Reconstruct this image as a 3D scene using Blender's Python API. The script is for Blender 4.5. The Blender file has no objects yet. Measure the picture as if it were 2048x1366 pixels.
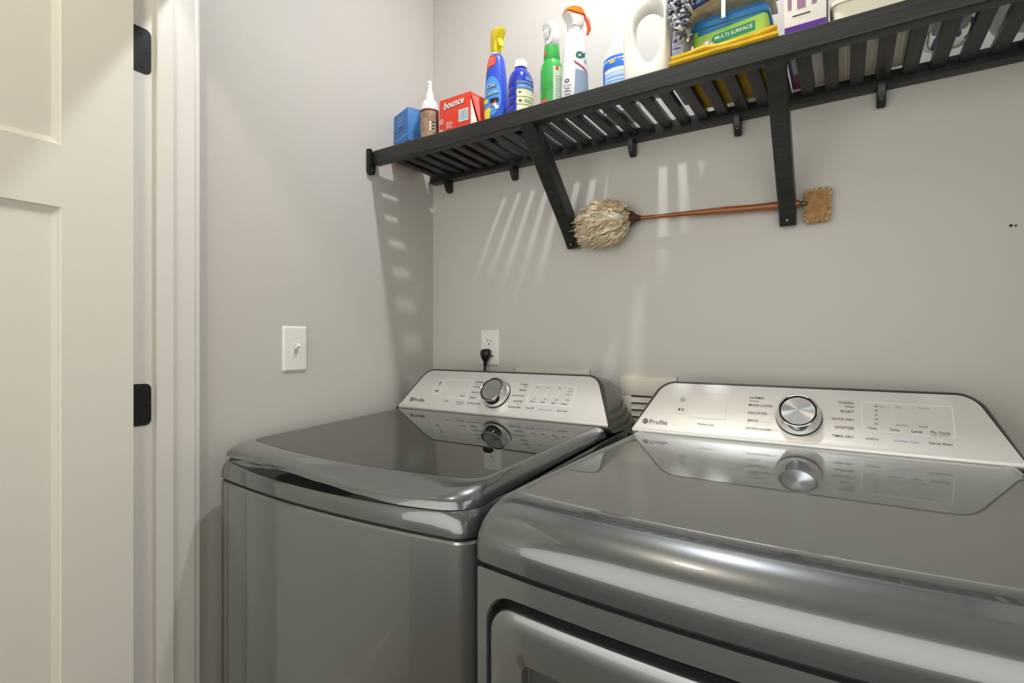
import bpy, bmesh, math, random
from mathutils import Vector, Matrix
random.seed(7)
scn = bpy.context.scene
COL = scn.collection
PI = math.pi

# ------------------------------------------------------------------ camera
F_PX, YAW = 1038.0, math.radians(32.68)
cam_d = bpy.data.cameras.new('camera'); cam = bpy.data.objects.new('camera', cam_d); COL.objects.link(cam)
cam_d.sensor_width = 36.0; cam_d.lens = 36.0 * F_PX / 2048.0
cam_d.clip_start = 0.02; cam_d.clip_end = 50
cam.location = (1.205, -1.37, 1.20)
cam.rotation_euler = (PI / 2, 0, YAW)
scn.camera = cam

# ------------------------------------------------------------------ world, exposure, light levels
w = bpy.data.worlds.new('world'); scn.world = w; w.use_nodes = True
w.node_tree.nodes['Background'].inputs[0].default_value = (0.75, 0.85, 1.0, 1)
w.node_tree.nodes['Background'].inputs[1].default_value = 0.6
vs = scn.view_settings
vs.view_transform = 'Standard'; vs.look = 'None'; vs.gamma = 1.0; vs.use_curve_mapping = False
vs.exposure = 0.26
BULB_POS, BULB_R, BULB_W, BULB_C = Vector((0.80, -0.435, 2.655)), 0.032, 9.3, (0.97, 0.985, 1.0)
HALL_POS, HALL_R, HALL_W, HALL_C = Vector((0.60, -1.45, 2.652)), 0.07, 6.5, (1.0, 0.86, 0.68)
FILL_W, FILL2_W, FILL_C = 11.0, 41.0, (1.0, 0.915, 0.76)  # fill levels and tint for the two added hall windows

# ------------------------------------------------------------------ helpers
def tag(o, label=None, cat=None, group=None, kind=None):
    if label: o['label'] = label
    if cat: o['category'] = cat
    if group: o['group'] = group
    if kind: o['kind'] = kind
    return o

def adopt(o, parent):
    if parent is not None:
        o.parent = parent
        o.matrix_parent_inverse = Matrix.Translation(-Vector(parent.location))
    return o

def empty(name, loc, label, cat, group=None, kind=None):
    e = bpy.data.objects.new(name, None); COL.objects.link(e)
    e.location = loc; e.empty_display_size = 0.05
    return tag(e, label, cat, group, kind)

def mesh(name, verts, faces, mat, parent=None, smooth=False, **kw):
    me = bpy.data.meshes.new(name); me.from_pydata([tuple(v) for v in verts], [], faces); me.update()
    bm = bmesh.new(); bm.from_mesh(me); bmesh.ops.recalc_face_normals(bm, faces=bm.faces); bm.to_mesh(me); bm.free()
    return mobj(name, me, mat, parent, smooth, **kw)

def mobj(name, me, mat, parent=None, smooth=False, **kw):
    me.materials.append(mat)
    if smooth:
        me.shade_smooth()
        if smooth != 'all': me.set_sharp_from_angle(angle=math.radians(smooth if smooth is not True else 40))
    o = bpy.data.objects.new(name, me); COL.objects.link(o)
    adopt(o, parent); tag(o, **kw)
    return o

def bm_obj(name, bm, mat, parent=None, smooth=False, recalc=True, **kw):
    if recalc: bmesh.ops.recalc_face_normals(bm, faces=bm.faces)
    me = bpy.data.meshes.new(name); bm.to_mesh(me); bm.free()
    return mobj(name, me, mat, parent, smooth, **kw)

def bm_box(bm, x0, x1, y0, y1, z0, z1, bevel=0.0, seg=2, M=None):
    r = bmesh.ops.create_cube(bm, size=1.0)
    vs_ = r['verts']
    for v in vs_:
        v.co = Vector(((x0 + x1) / 2 + v.co.x * (x1 - x0), (y0 + y1) / 2 + v.co.y * (y1 - y0), (z0 + z1) / 2 + v.co.z * (z1 - z0)))
    if bevel > 0:
        es = list({e for v in vs_ for e in v.link_edges})
        rb = bmesh.ops.bevel(bm, geom=es, offset=bevel, segments=seg, affect='EDGES', profile=0.6)
        vs_ = list({v for f in rb['faces'] for v in f.verts} | {v for v in vs_ if v.is_valid})
    if M is not None:
        allv = set()
        for v in vs_:
            if v.is_valid: allv.add(v)
        stack = list(allv)
        while stack:
            v = stack.pop()
            for e in v.link_edges:
                ov = e.other_vert(v)
                if ov not in allv: allv.add(ov); stack.append(ov)
        for v in allv: v.co = M @ v.co
    return bm

def box(name, x0, x1, y0, y1, z0, z1, mat, parent=None, bevel=0.0, seg=2, M=None, **kw):
    bm = bmesh.new(); bm_box(bm, x0, x1, y0, y1, z0, z1, bevel, seg, M)
    return bm_obj(name, bm, mat, parent, smooth=(35 if bevel > 0 else False), **kw)

def ring_loft(loops, closed=True, cap0=False, cap1=False):
    verts, faces = [], []
    n = len(loops[0])
    for L in loops: verts += [tuple(p) for p in L]
    for i in range(len(loops) - 1):
        for j in range(n if closed else n - 1):
            k = (j + 1) % n
            faces.append((i * n + j, i * n + k, (i + 1) * n + k, (i + 1) * n + j))
    if cap0: faces.append(tuple(range(n - 1, -1, -1)))
    if cap1: faces.append(tuple(range((len(loops) - 1) * n, len(loops) * n)))
    return verts, faces

def tube(name, pts, radii, mat, parent=None, n=10, caps=True, flat=1.0, **kw):
    pts = [Vector(p) for p in pts]
    if not isinstance(radii, (list, tuple)): radii = [radii] * len(pts)
    loops = tube_loops(pts, radii, n, flat)
    v, f = ring_loft(loops, True, caps, caps)
    return mesh(name, v, f, mat, parent, smooth=50, **kw)

def tube_loops(pts, radii, n, flat=1.0):
    loops = []; up = None
    for i, p in enumerate(pts):
        t = (pts[min(i + 1, len(pts) - 1)] - pts[max(i - 1, 0)]).normalized()
        if up is None:
            up = Vector((0, 0, 1)) if abs(t.z) < 0.9 else Vector((0, 1, 0))
        a = up.cross(t).normalized(); b = t.cross(a).normalized(); up = b
        loops.append([p + (a * math.cos(2 * PI * j / n) * flat + b * math.sin(2 * PI * j / n)) * radii[i] for j in range(n)])
    return loops

def catmull(pts, m=6, closed=False):
    P = [Vector(p) for p in pts]; out = []; n = len(P)
    rng = range(n if closed else n - 1)
    for i in rng:
        g = (lambda k: P[k % n]) if closed else (lambda k: P[max(0, min(n - 1, k))])
        a, b, c, d = g(i - 1), g(i), g(i + 1), g(i + 2)
        for s in range(m):
            t = s / m
            out.append(0.5 * ((2 * b) + (c - a) * t + (2 * a - 5 * b + 4 * c - d) * t * t + (3 * b - a - 3 * c + d) * t ** 3))
    if not closed: out.append(P[-1])
    return out

def interp(x, tbl):
    if x <= tbl[0][0]: return tbl[0][1]
    for (a, b), (c, d) in zip(tbl, tbl[1:]):
        if x <= c:
            t = (x - a) / (c - a); t = t * t * (3 - 2 * t)
            return b + (d - b) * t
    return tbl[-1][1]

def lin(x, tbl):
    if x <= tbl[0][0]: return tbl[0][1]
    for (a, b), (c, d) in zip(tbl, tbl[1:]):
        if x <= c: return b + (d - b) * (x - a) / (c - a)
    return tbl[-1][1]

# flat print: text turned into 2-D triangles, then laid on a surface by a function (u, v) -> point
def text2d(s, shear=0.0, bold=0.0):
    cu = bpy.data.curves.new('txt', 'FONT'); cu.body = s; cu.size = 1.0; cu.resolution_u = 2; cu.shear = shear; cu.offset = bold
    ob = bpy.data.objects.new('txt', cu); COL.objects.link(ob)
    dg = bpy.context.evaluated_depsgraph_get()
    me = bpy.data.meshes.new_from_object(ob.evaluated_get(dg))
    vs_ = [(v.co.x, v.co.y) for v in me.vertices]; fs = [tuple(p.vertices) for p in me.polygons]
    bpy.data.objects.remove(ob); bpy.data.curves.remove(cu); bpy.data.meshes.remove(me)
    if not vs_: return [], []
    x0 = min(a for a, b in vs_); x1 = max(a for a, b in vs_)
    return [((a - x0) / (x1 - x0), b / (x1 - x0)) for a, b in vs_], fs

class Print:
    """collects flat print laid on a surface; f(u, v) gives the 3-D point"""
    def __init__(self, f, step=None): self.f = f; self.v = []; self.q = []; self.step = step
    def add(self, vs_, fs, cut=True):
        if self.step and cut:   # cut large pieces finely so that they follow a round surface
            bm = bmesh.new(); bv = [bm.verts.new((a, b, 0)) for a, b in vs_]
            for p in fs:
                try: bm.faces.new([bv[i] for i in p])
                except ValueError: pass
            for ax, st in ((0, self.step), (1, self.step * 2)):
                lo_ = min(v[ax] for v in vs_); hi_ = max(v[ax] for v in vs_); c = lo_ + st
                while c < hi_:
                    pc = (c, 0, 0) if ax == 0 else (0, c, 0); pn = (1, 0, 0) if ax == 0 else (0, 1, 0)
                    bmesh.ops.bisect_plane(bm, geom=bm.verts[:] + bm.edges[:] + bm.faces[:], plane_co=pc, plane_no=pn); c += st
            bm.verts.index_update(); vs_ = [(v.co.x, v.co.y) for v in bm.verts]; fs = [tuple(v.index for v in f.verts) for f in bm.faces]; bm.free()
        b = len(self.v); self.v += [self.f(u, v) for u, v in vs_]; self.q += [tuple(i + b for i in p) for p in fs]
    def text(self, s, u0, u1, v, shear=0.0, bold=0.0, mid=True, hscale=1.0, rot=0.0):
        vs_, fs = text2d(s, shear, bold)
        if not vs_: return
        wd = u1 - u0
        h0 = min(b for a, b in vs_); h1 = max(b for a, b in vs_)
        off = (h0 + h1) / 2 if mid else 0
        cr, sr = math.cos(rot), math.sin(rot)
        out = []
        for a, b in vs_:
            p, q = (a - .5) * wd, (b - off) * wd * hscale
            out.append(((u0 + u1) / 2 + p * cr - q * sr, v + p * sr + q * cr))
        self.add(out, fs, False)
    def rect(self, u0, u1, v0, v1, nu=1, nv=1):
        vs_ = [(u0 + (u1 - u0) * i / nu, v0 + (v1 - v0) * j / nv) for j in range(nv + 1) for i in range(nu + 1)]
        fs = [(j * (nu + 1) + i, j * (nu + 1) + i + 1, (j + 1) * (nu + 1) + i + 1, (j + 1) * (nu + 1) + i) for j in range(nv) for i in range(nu)]
        self.add(vs_, fs, False)
    def frame(self, u0, u1, v0, v1, t):
        for r in ((u0, u1, v0, v0 + t), (u0, u1, v1 - t, v1), (u0, u0 + t, v0 + t, v1 - t), (u1 - t, u1, v0 + t, v1 - t)): self.rect(*r)
    def disc(self, u, v, r, n=20, ry=None):
        ry = ry or r
        self.add([(u + r * math.cos(2 * PI * i / n), v + ry * math.sin(2 * PI * i / n)) for i in range(n)], [tuple(range(n))])
    def ring(self, u, v, r0, r1, a0=0, a1=2 * PI, n=24):
        vs_ = []; fs = []
        for i in range(n + 1):
            a = a0 + (a1 - a0) * i / n
            vs_ += [(u + r0 * math.cos(a), v + r0 * math.sin(a)), (u + r1 * math.cos(a), v + r1 * math.sin(a))]
        for i in range(n): fs.append((2 * i, 2 * i + 1, 2 * i + 3, 2 * i + 2))
        self.add(vs_, fs)
    def poly(self, pts): self.add(pts, [tuple(range(len(pts)))])
    def build(self, name, mat, parent, **kw):
        me = bpy.data.meshes.new(name); me.from_pydata([tuple(p) for p in self.v], [], self.q); me.update()
        return mobj(name, me, mat, parent, **kw)

class Loft:
    """bottle body: sections (z, rx, ry) round a centre with heading, superellipse exponent"""
    def __init__(self, cx, cy, secs, n=28, e=2.0, head=0.0):
        self.c = (cx, cy); self.s = secs; self.n = n; self.e = e; self.h = math.radians(head)
    def pt(self, a, z, off=0.0):
        rx = lin(z, [(s[0], s[1]) for s in self.s]) + off; ry = lin(z, [(s[0], s[2]) for s in self.s]) + off
        c, s = math.cos(a - self.h), math.sin(a - self.h)
        k = (abs(c) ** self.e + abs(s) ** self.e) ** (-1 / self.e)
        px, py = rx * k * c, ry * k * s
        ch, sh = math.cos(self.h), math.sin(self.h)
        return Vector((self.c[0] + px * ch - py * sh, self.c[1] + px * sh + py * ch, z))
    def build(self, name, mat, parent, **kw):
        loops = []
        for s in self.s:
            loops.append([self.pt(2 * PI * j / self.n, s[0]) if True else None for j in range(self.n)])
        # equal z repeated sections are allowed: rebuild from own radii
        loops = []
        for (z, rx, ry) in self.s:
            L = []
            for j in range(self.n):
                a = 2 * PI * j / self.n; c, s = math.cos(a), math.sin(a)
                k = (abs(c) ** self.e + abs(s) ** self.e) ** (-1 / self.e)
                px, py = rx * k * c, ry * k * s
                ch, sh = math.cos(self.h), math.sin(self.h)
                L.append((self.c[0] + px * ch - py * sh, self.c[1] + px * sh + py * ch, z))
            loops.append(L)
        v, f = ring_loft(loops, True, True, True)
        return mesh(name, v, f, mat, parent, smooth=45, **kw)
    def printer(self, a_deg, R, off=0.0006):
        a0 = math.radians(a_deg)
        return Print(lambda u, v: self.pt(a0 + u / R, v, off), .0035)

# ------------------------------------------------------------------ materials
MATS = {}
def mat(name, col, rough=0.5, metal=0.0, coat=0.0, coat_r=0.05, spec=0.5, noise=None, bump=None, trans=0.0, emit=None, sheen=0.0, alpha=1.0, ior=1.45, aniso=0.0):
    if name in MATS: return MATS[name]
    m = bpy.data.materials.new(name); m.use_nodes = True
    nt = m.node_tree; b = nt.nodes['Principled BSDF']
    b.inputs['Base Color'].default_value = (*col, 1); b.inputs['Roughness'].default_value = rough
    b.inputs['Metallic'].default_value = metal; b.inputs['Coat Weight'].default_value = coat
    b.inputs['Coat Roughness'].default_value = coat_r; b.inputs['Specular IOR Level'].default_value = spec
    b.inputs['Transmission Weight'].default_value = trans; b.inputs['Sheen Weight'].default_value = sheen
    b.inputs['Alpha'].default_value = alpha; b.inputs['IOR'].default_value = ior
    b.inputs['Anisotropic'].default_value = aniso
    tc = nt.nodes.new('ShaderNodeTexCoord')
    if noise:   # (scale vec, col2, detail, lo, hi)
        sc, c2, lo, hi = noise
        mp = nt.nodes.new('ShaderNodeMapping'); mp.inputs['Scale'].default_value = sc
        nt.links.new(tc.outputs['Object'], mp.inputs[0])
        nz = nt.nodes.new('ShaderNodeTexNoise'); nz.inputs['Scale'].default_value = 1.0; nz.inputs['Detail'].default_value = 4
        nt.links.new(mp.outputs[0], nz.inputs['Vector'])
        rp = nt.nodes.new('ShaderNodeMapRange'); rp.inputs[1].default_value = lo; rp.inputs[2].default_value = hi
        nt.links.new(nz.outputs[0], rp.inputs[0])
        mx = nt.nodes.new('ShaderNodeMix'); mx.data_type = 'RGBA'
        mx.inputs[6].default_value = (*col, 1); mx.inputs[7].default_value = (*c2, 1)
        nt.links.new(rp.outputs[0], mx.inputs[0]); nt.links.new(mx.outputs[2], b.inputs['Base Color'])
    if bump:    # (scale vec, strength, distance)
        sc, st, di = bump
        mp = nt.nodes.new('ShaderNodeMapping'); mp.inputs['Scale'].default_value = sc
        nt.links.new(tc.outputs['Object'], mp.inputs[0])
        nz = nt.nodes.new('ShaderNodeTexNoise'); nz.inputs['Scale'].default_value = 1.0; nz.inputs['Detail'].default_value = 3
        nt.links.new(mp.outputs[0], nz.inputs['Vector'])
        bp = nt.nodes.new('ShaderNodeBump'); bp.inputs['Strength'].default_value = st; bp.inputs['Distance'].default_value = di
        nt.links.new(nz.outputs[0], bp.inputs['Height']); nt.links.new(bp.outputs[0], b.inputs['Normal'])
    if emit:
        b.inputs['Emission Color'].default_value = (*emit[0], 1); b.inputs['Emission Strength'].default_value = emit[1]
    MATS[name] = m
    return m

def mat_island(name, cols, rough=0.9, sheen=0.3):
    m = bpy.data.materials.new(name); m.use_nodes = True; nt = m.node_tree; b = nt.nodes['Principled BSDF']
    b.inputs['Roughness'].default_value = rough; b.inputs['Sheen Weight'].default_value = sheen
    g = nt.nodes.new('ShaderNodeNewGeometry'); r = nt.nodes.new('ShaderNodeValToRGB'); r.color_ramp.interpolation = 'CONSTANT'
    el = r.color_ramp.elements
    while len(el) > 1: el.remove(el[-1])
    el[0].position = 0; el[0].color = (*cols[0], 1)
    for i, c in enumerate(cols[1:], 1):
        e = el.new(i / len(cols)); e.color = (*c, 1)
    nt.links.new(g.outputs['Random Per Island'], r.inputs[0]); nt.links.new(r.outputs[0], b.inputs['Base Color'])
    return m

def mat_emit(name, col, strength):
    m = bpy.data.materials.new(name); m.use_nodes = True; nt = m.node_tree; nt.nodes.clear()
    e = nt.nodes.new('ShaderNodeEmission'); o = nt.nodes.new('ShaderNodeOutputMaterial')
    e.inputs[0].default_value = (*col, 1); e.inputs[1].default_value = strength
    nt.links.new(e.outputs[0], o.inputs[0]); return m

def mat_tinted(name, tint, gloss_r=0.01, ior=1.5):
    """thin clear sheet: fresnel mix of a tinted see-through and a mirror-like gloss"""
    m = bpy.data.materials.new(name); m.use_nodes = True; nt = m.node_tree; nt.nodes.clear()
    o = nt.nodes.new('ShaderNodeOutputMaterial'); t = nt.nodes.new('ShaderNodeBsdfTransparent'); g = nt.nodes.new('ShaderNodeBsdfGlossy')
    f = nt.nodes.new('ShaderNodeFresnel'); mx = nt.nodes.new('ShaderNodeMixShader')
    f.inputs[0].default_value = ior; t.inputs[0].default_value = (*tint, 1); g.inputs['Roughness'].default_value = gloss_r
    g.inputs[0].default_value = (1, 1, 1, 1)
    nt.links.new(f.outputs[0], mx.inputs[0]); nt.links.new(t.outputs[0], mx.inputs[1]); nt.links.new(g.outputs[0], mx.inputs[2])
    nt.links.new(mx.outputs[0], o.inputs[0]); return m

def s2l(r, g, b):
    f = lambda c: (c / 255 / 12.92) if c / 255 <= 0.04045 else ((c / 255 + 0.055) / 1.055) ** 2.4
    return (f(r), f(g), f(b))

M_WALL = mat("wall_paint", s2l(206, 203, 198), 0.75, bump=((260, 260, 260), 0.12, 0.0006), spec=0.3)
M_CEIL = mat('ceiling_paint', s2l(236, 235, 230), 0.85, bump=((150, 150, 150), 0.1, 0.001), spec=0.2)
M_TRIM = mat('trim_paint', s2l(232, 230, 224), 0.38, bump=((8, 8, 120), 0.05, 0.0005), spec=0.45)
M_DOOR = mat('door_paint', s2l(232, 229, 220), 0.42, bump=((300, 300, 300), 0.06, 0.0004), spec=0.45)
M_FLOOR = mat('floor_wood', s2l(120, 92, 66), 0.4, noise=((3, 40, 3), s2l(88, 64, 44), 0.3, 0.7))
M_BLACKWOOD = mat('black_stained_wood', (0.012, 0.013, 0.012), 0.42, noise=((4, 160, 160), (0.035, 0.035, 0.033), 0.45, 0.75), bump=((4, 160, 160), 0.5, 0.0008), spec=0.6)
M_BLACKSLAT = mat('black_stained_slat', (0.012, 0.013, 0.012), 0.42, noise=((160, 4, 160), (0.03, 0.03, 0.028), 0.45, 0.75), bump=((160, 4, 160), 0.4, 0.0008), spec=0.6)
M_BLACKPLASTIC = mat('black_plastic', (0.012, 0.013, 0.013), 0.3)
M_STEELSCREW = mat('screw_steel', (0.55, 0.55, 0.54), 0.3, metal=1.0)
M_HINGE = mat('oil_bronze', (0.03, 0.034, 0.036), 0.34, metal=0.6)
M_PLATE = mat('white_plastic', s2l(240, 240, 236), 0.32)
M_SLOT = mat('slot_dark', (0.01, 0.01, 0.01), 0.6)
M_BODY = mat('graphite_steel', (0.25, 0.262, 0.272), 0.33, metal=0.85, coat=1.0, coat_r=0.03, bump=((900, 900, 900), 0.05, 0.0002))
M_TOP = mat('graphite_top', (0.13, 0.14, 0.148), 0.30, metal=0.7, coat=1.0, coat_r=0.025)
M_TOP.node_tree.nodes['Principled BSDF'].inputs['Coat IOR'].default_value = 1.75
M_HOUSING = mat('graphite_plastic', (0.05, 0.054, 0.052), 0.32, metal=0.3, coat=0.6, coat_r=0.1)
M_SEAM = mat('seam_black', (0.006, 0.006, 0.006), 0.6)
M_PANEL = mat('brushed_silver', (0.70, 0.70, 0.69), 0.40, metal=0.6, bump=((6, 900, 900), 0.08, 0.0002))
M_CHROME = mat('chrome', (0.72, 0.72, 0.71), 0.10, metal=1.0)
M_SPUN = mat('spun_steel', (0.36, 0.37, 0.375), 0.24, metal=1.0, aniso=0.8)
M_INK = mat('legend_ink', (0.012, 0.012, 0.012), 0.5)
M_INK2 = mat('legend_ink_grey', (0.16, 0.16, 0.16), 0.5)
M_INKB = mat('legend_ink_blue', s2l(120, 150, 205), 0.5)
M_LINE = mat('legend_white', (0.92, 0.92, 0.90), 0.35)
M_GLASS = mat_tinted('lid_glass', (0.36, 0.36, 0.34), 0.006, 2.3)
M_TUB = mat('tub_plastic', s2l(150, 150, 146), 0.4)
M_BASKET = mat('basket_steel', (0.5, 0.5, 0.5), 0.25, metal=1.0)

# ------------------------------------------------------------------ the room
H = 2.67
box('floor', -1.4, 3.1, -2.8, 0.1, -0.1, 0.0, M_FLOOR, kind='structure', label='brown wood floor of the laundry closet and hall')
box('ceiling', -1.4, 3.1, -2.8, 0.1, H, H + 0.1, M_CEIL, kind='structure', label='white ceiling over the closet and hall')
box('wall_left', -0.1, 0.0, -0.80, 0.0, 0, H, M_WALL, kind='structure', label='greige painted left wall of the laundry closet')
wb = box('wall_back', -0.1, 1.74, 0.0, 0.1, 0, H, M_WALL, kind='structure', label='greige painted back wall behind the machines')
box('wall_right', 1.64, 1.74, -0.80, 0.0, 0, H, M_WALL, kind='structure', label='greige right wall of the laundry closet')
bm = bmesh.new()
bm_box(bm, -1.4, 0.012, -0.916, -0.80, 0, H); bm_box(bm, 1.628, 3.1, -0.916, -0.80, 0, H); bm_box(bm, 0.012, 1.628, -0.916, -0.80, 2.04, H)
bm_obj('wall_front', bm, M_WALL, kind='structure', label='greige wall with the closet doorway in it')
# opposite wall of the hall; its window is added for frontal fill light
WX0, WX1, VZ0, VZ1 = -0.9, 2.7, 0.45, 2.30
bm = bmesh.new()
bm_box(bm, -1.4, WX0, -2.8, -2.7, 0, H); bm_box(bm, WX1, 3.1, -2.8, -2.7, 0, H)
bm_box(bm, WX0, WX1, -2.8, -2.7, 0, VZ0); bm_box(bm, WX0, WX1, -2.8, -2.7, VZ1, H)
bm_obj('wall_hall', bm, M_WALL, kind='structure', label='greige hall wall with an added wide fill window opposite the laundry closet')
fill_win2 = empty('fill_window_2', (0.9, -2.74, VZ0), 'added wide white framed fill window opposite the closet', None, kind='structure')
bm = bmesh.new(); xm_ = (WX0 + WX1) / 2
for a in ((WX0, WX0 + .05, VZ0, VZ1), (WX1 - .05, WX1, VZ0, VZ1), (WX0 + .05, WX1 - .05, VZ0, VZ0 + .05), (WX0 + .05, WX1 - .05, VZ1 - .05, VZ1)):
    bm_box(bm, a[0], a[1], -2.77, -2.72, a[2], a[3])
bm_obj('fill_window_frame', bm, M_TRIM, fill_win2)
M_CLEAR = mat_tinted('clear_glass', (0.95, 0.97, 0.97))
box('pane', WX0 + .05, WX1 - .05, -2.748, -2.744, VZ0 + .05, VZ1 - .05, M_CLEAR, fill_win2)
ld = bpy.data.lights.new('fill_light', 'AREA'); ld.shape = 'RECTANGLE'; ld.size = WX1 - WX0; ld.size_y = VZ1 - VZ0; ld.energy = FILL2_W; ld.color = FILL_C  # added area light that fills the closet from the front
lo = bpy.data.objects.new('fill_light', ld); COL.objects.link(lo); lo.location = (xm_, -2.85, (VZ0 + VZ1) / 2); lo.rotation_euler = (PI / 2, 0, 0)
box('wall_hall_left', -1.4, -1.3, -2.7, -0.916, 0, H, M_WALL, kind='structure', label='greige end wall of the hall')
# far end wall of the hall; window added for fill light from the right
WY0, WY1, WZ0, WZ1 = -2.45, -1.15, 0.75, 2.20
bm = bmesh.new()
bm_box(bm, 3.0, 3.1, -2.7, WY0, 0, H); bm_box(bm, 3.0, 3.1, WY1, -0.916, 0, H)
bm_box(bm, 3.0, 3.1, WY0, WY1, 0, WZ0); bm_box(bm, 3.0, 3.1, WY0, WY1, WZ1, H)
bm_obj('wall_hall_right', bm, M_WALL, kind='structure', label='greige end wall of the hall with the added fill window opening')
fill_win = empty('fill_window_1', (3.05, -1.8, WZ0), 'added white framed fill window at the end of the hall', None, kind='structure')
bm = bmesh.new(); zm_ = (WZ0 + WZ1) / 2
for a in ((WY0, WY0 + .05, WZ0, WZ1), (WY1 - .05, WY1, WZ0, WZ1), (WY0 + .05, WY1 - .05, WZ0, WZ0 + .05), (WY0 + .05, WY1 - .05, WZ1 - .05, WZ1), (WY0 + .05, WY1 - .05, zm_ - .02, zm_ + .02)):
    bm_box(bm, 3.02, 3.07, a[0], a[1], a[2], a[3])
bm_obj('fill_window_frame', bm, M_TRIM, fill_win)
box('pane', 3.044, 3.048, WY0 + .05, WY1 - .05, WZ0 + .05, zm_ - .02, M_CLEAR, fill_win)
box('pane', 3.044, 3.048, WY0 + .05, WY1 - .05, zm_ + .02, WZ1 - .05, M_CLEAR, fill_win)
ld = bpy.data.lights.new('fill_light', 'AREA'); ld.shape = 'RECTANGLE'; ld.size = WZ1 - WZ0; ld.size_y = WY1 - WY0; ld.energy = FILL_W; ld.color = FILL_C  # added area light, side fill for door and left wall
lo = bpy.data.objects.new('fill_light', ld); COL.objects.link(lo); lo.location = (3.15, (WY0 + WY1) / 2, zm_); lo.rotation_euler = (0, PI / 2, 0)

# nail holes left in the back wall
for (hx, hz, rr) in ((1.476, 1.425, 0.0028), (1.483, 1.424, 0.002)):
    tube('nail_hole', [(hx, 0.0, hz), (hx, -0.0008, hz)], rr, M_SLOT, wb, 8)

# baseboards
box('baseboard_back', 0.0, 1.64, -0.014, 0.0, 0, 0.12, M_TRIM, bevel=0.004, kind='structure', label='white baseboard along the back wall')
box('baseboard_left', 0.0, 0.014, -0.787, -0.014, 0, 0.12, M_TRIM, bevel=0.004, kind='structure', label='white baseboard along the left wall')

# doorway trim: jambs, stops, casings
JF = 0.03
def jamb(name, x0, x1, sx, label):
    j = box(name, x0, x1, -0.916, -0.80, 0, 2.04, M_TRIM, bevel=0.0012, kind='structure', label=label)
    face = x1 if sx > 0 else x0
    a, b = sorted((face, face + sx * 0.0105))
    box('door_stop', a, b, -0.877, -0.845, 0, 2.015, M_TRIM, j, bevel=0.003, seg=3)
    return j
jl = jamb('trim_1', 0.012, JF, 1, 'white door jamb on the left with two dark hinge leaves')
jamb('trim_2', 1.61, 1.628, -1, 'white door jamb on the right')
jh = box('trim_3', JF, 1.61, -0.916, -0.80, 2.015, 2.04, M_TRIM, kind='structure', label='white head jamb across the closet doorway')
box('door_stop', JF + .0105, 1.5995, -0.877, -0.845, 2.004, 2.015, M_TRIM, jh, bevel=0.003)
box('trim_4', 0.0, 0.025, -0.80, -0.7865, 0, 2.10, M_TRIM, bevel=0.003, kind='structure', label='narrow white casing strip inside the closet on the left')
box('trim_5', 1.615, 1.64, -0.80, -0.7865, 0, 2.10, M_TRIM, bevel=0.003, kind='structure', label='narrow white casing strip inside the closet on the right')
box('trim_6', 0.025, 1.615, -0.80, -0.7865, 2.02, 2.10, M_TRIM, bevel=0.003, kind='structure', label='white head casing inside the closet')
box('trim_7', -0.062, 0.025, -0.93, -0.916, 0, 2.10, M_TRIM, bevel=0.003, kind='structure', label='white hall side casing left of the doorway')
box('trim_8', 1.615, 1.702, -0.93, -0.916, 0, 2.10, M_TRIM, bevel=0.003, kind='structure', label='white hall side casing right of the doorway')
box('trim_9', 0.025, 1.615, -0.93, -0.916, 2.02, 2.10, M_TRIM, bevel=0.003, kind='structure', label='white hall side casing over the doorway')

def hinge_leaf(zc, h):
    # leaf let into the jamb: flat plate, rounded corners towards the stop, three screws
    y0, y1, r = -0.914, -0.8835, 0.011
    prof = [(y0, -h / 2), (y1 - r, -h / 2)]
    for i in range(1, 7):
        a = -PI / 2 + PI / 2 * i / 6; prof.append((y1 - r + r * math.cos(a), -h / 2 + r + r * math.sin(a)))
    for i in range(0, 7):
        a = PI / 2 * i / 6; prof.append((y1 - r + r * math.cos(a), h / 2 - r + r * math.sin(a)))
    prof.append((y0, h / 2))
    v, f = ring_loft([[(JF + e, y, zc + z) for y, z in prof] for e in (0.0, 0.0016)], True, True, True)
    L = mesh('hinge_leaf', v, f, M_HINGE, jl, label='dark bronze hinge leaf')
    for (y, z) in ((-0.9005, h / 2 - 0.013), (-0.8915, 0.0), (-0.9005, -h / 2 + 0.013)):
        bmx = bmesh.new()
        Mx = Matrix.Translation((JF + 0.0016, y, zc + z)) @ Matrix.Rotation(PI / 2, 4, 'Y')
        bmesh.ops.create_cone(bmx, cap_ends=True, segments=16, radius1=0.0042, radius2=0.0034, depth=0.0012, matrix=Mx)
        bm_box(bmx, -0.0003, 0.0009, -0.0018, 0.0018, -0.0005, 0.0005, M=Matrix.Translation((JF + 0.0018, y, zc + z)))
        bm_obj('screw', bmx, M_HINGE, L)
    kn = tube('hinge_knuckle', [(JF - 0.001, -0.921, zc - h / 2), (JF - 0.001, -0.921, zc + h / 2)], 0.0062, M_HINGE, L, 12)
hinge_leaf(1.778, 0.0895); hinge_leaf(1.0745, 0.083); hinge_leaf(0.30, 0.0895)

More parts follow.
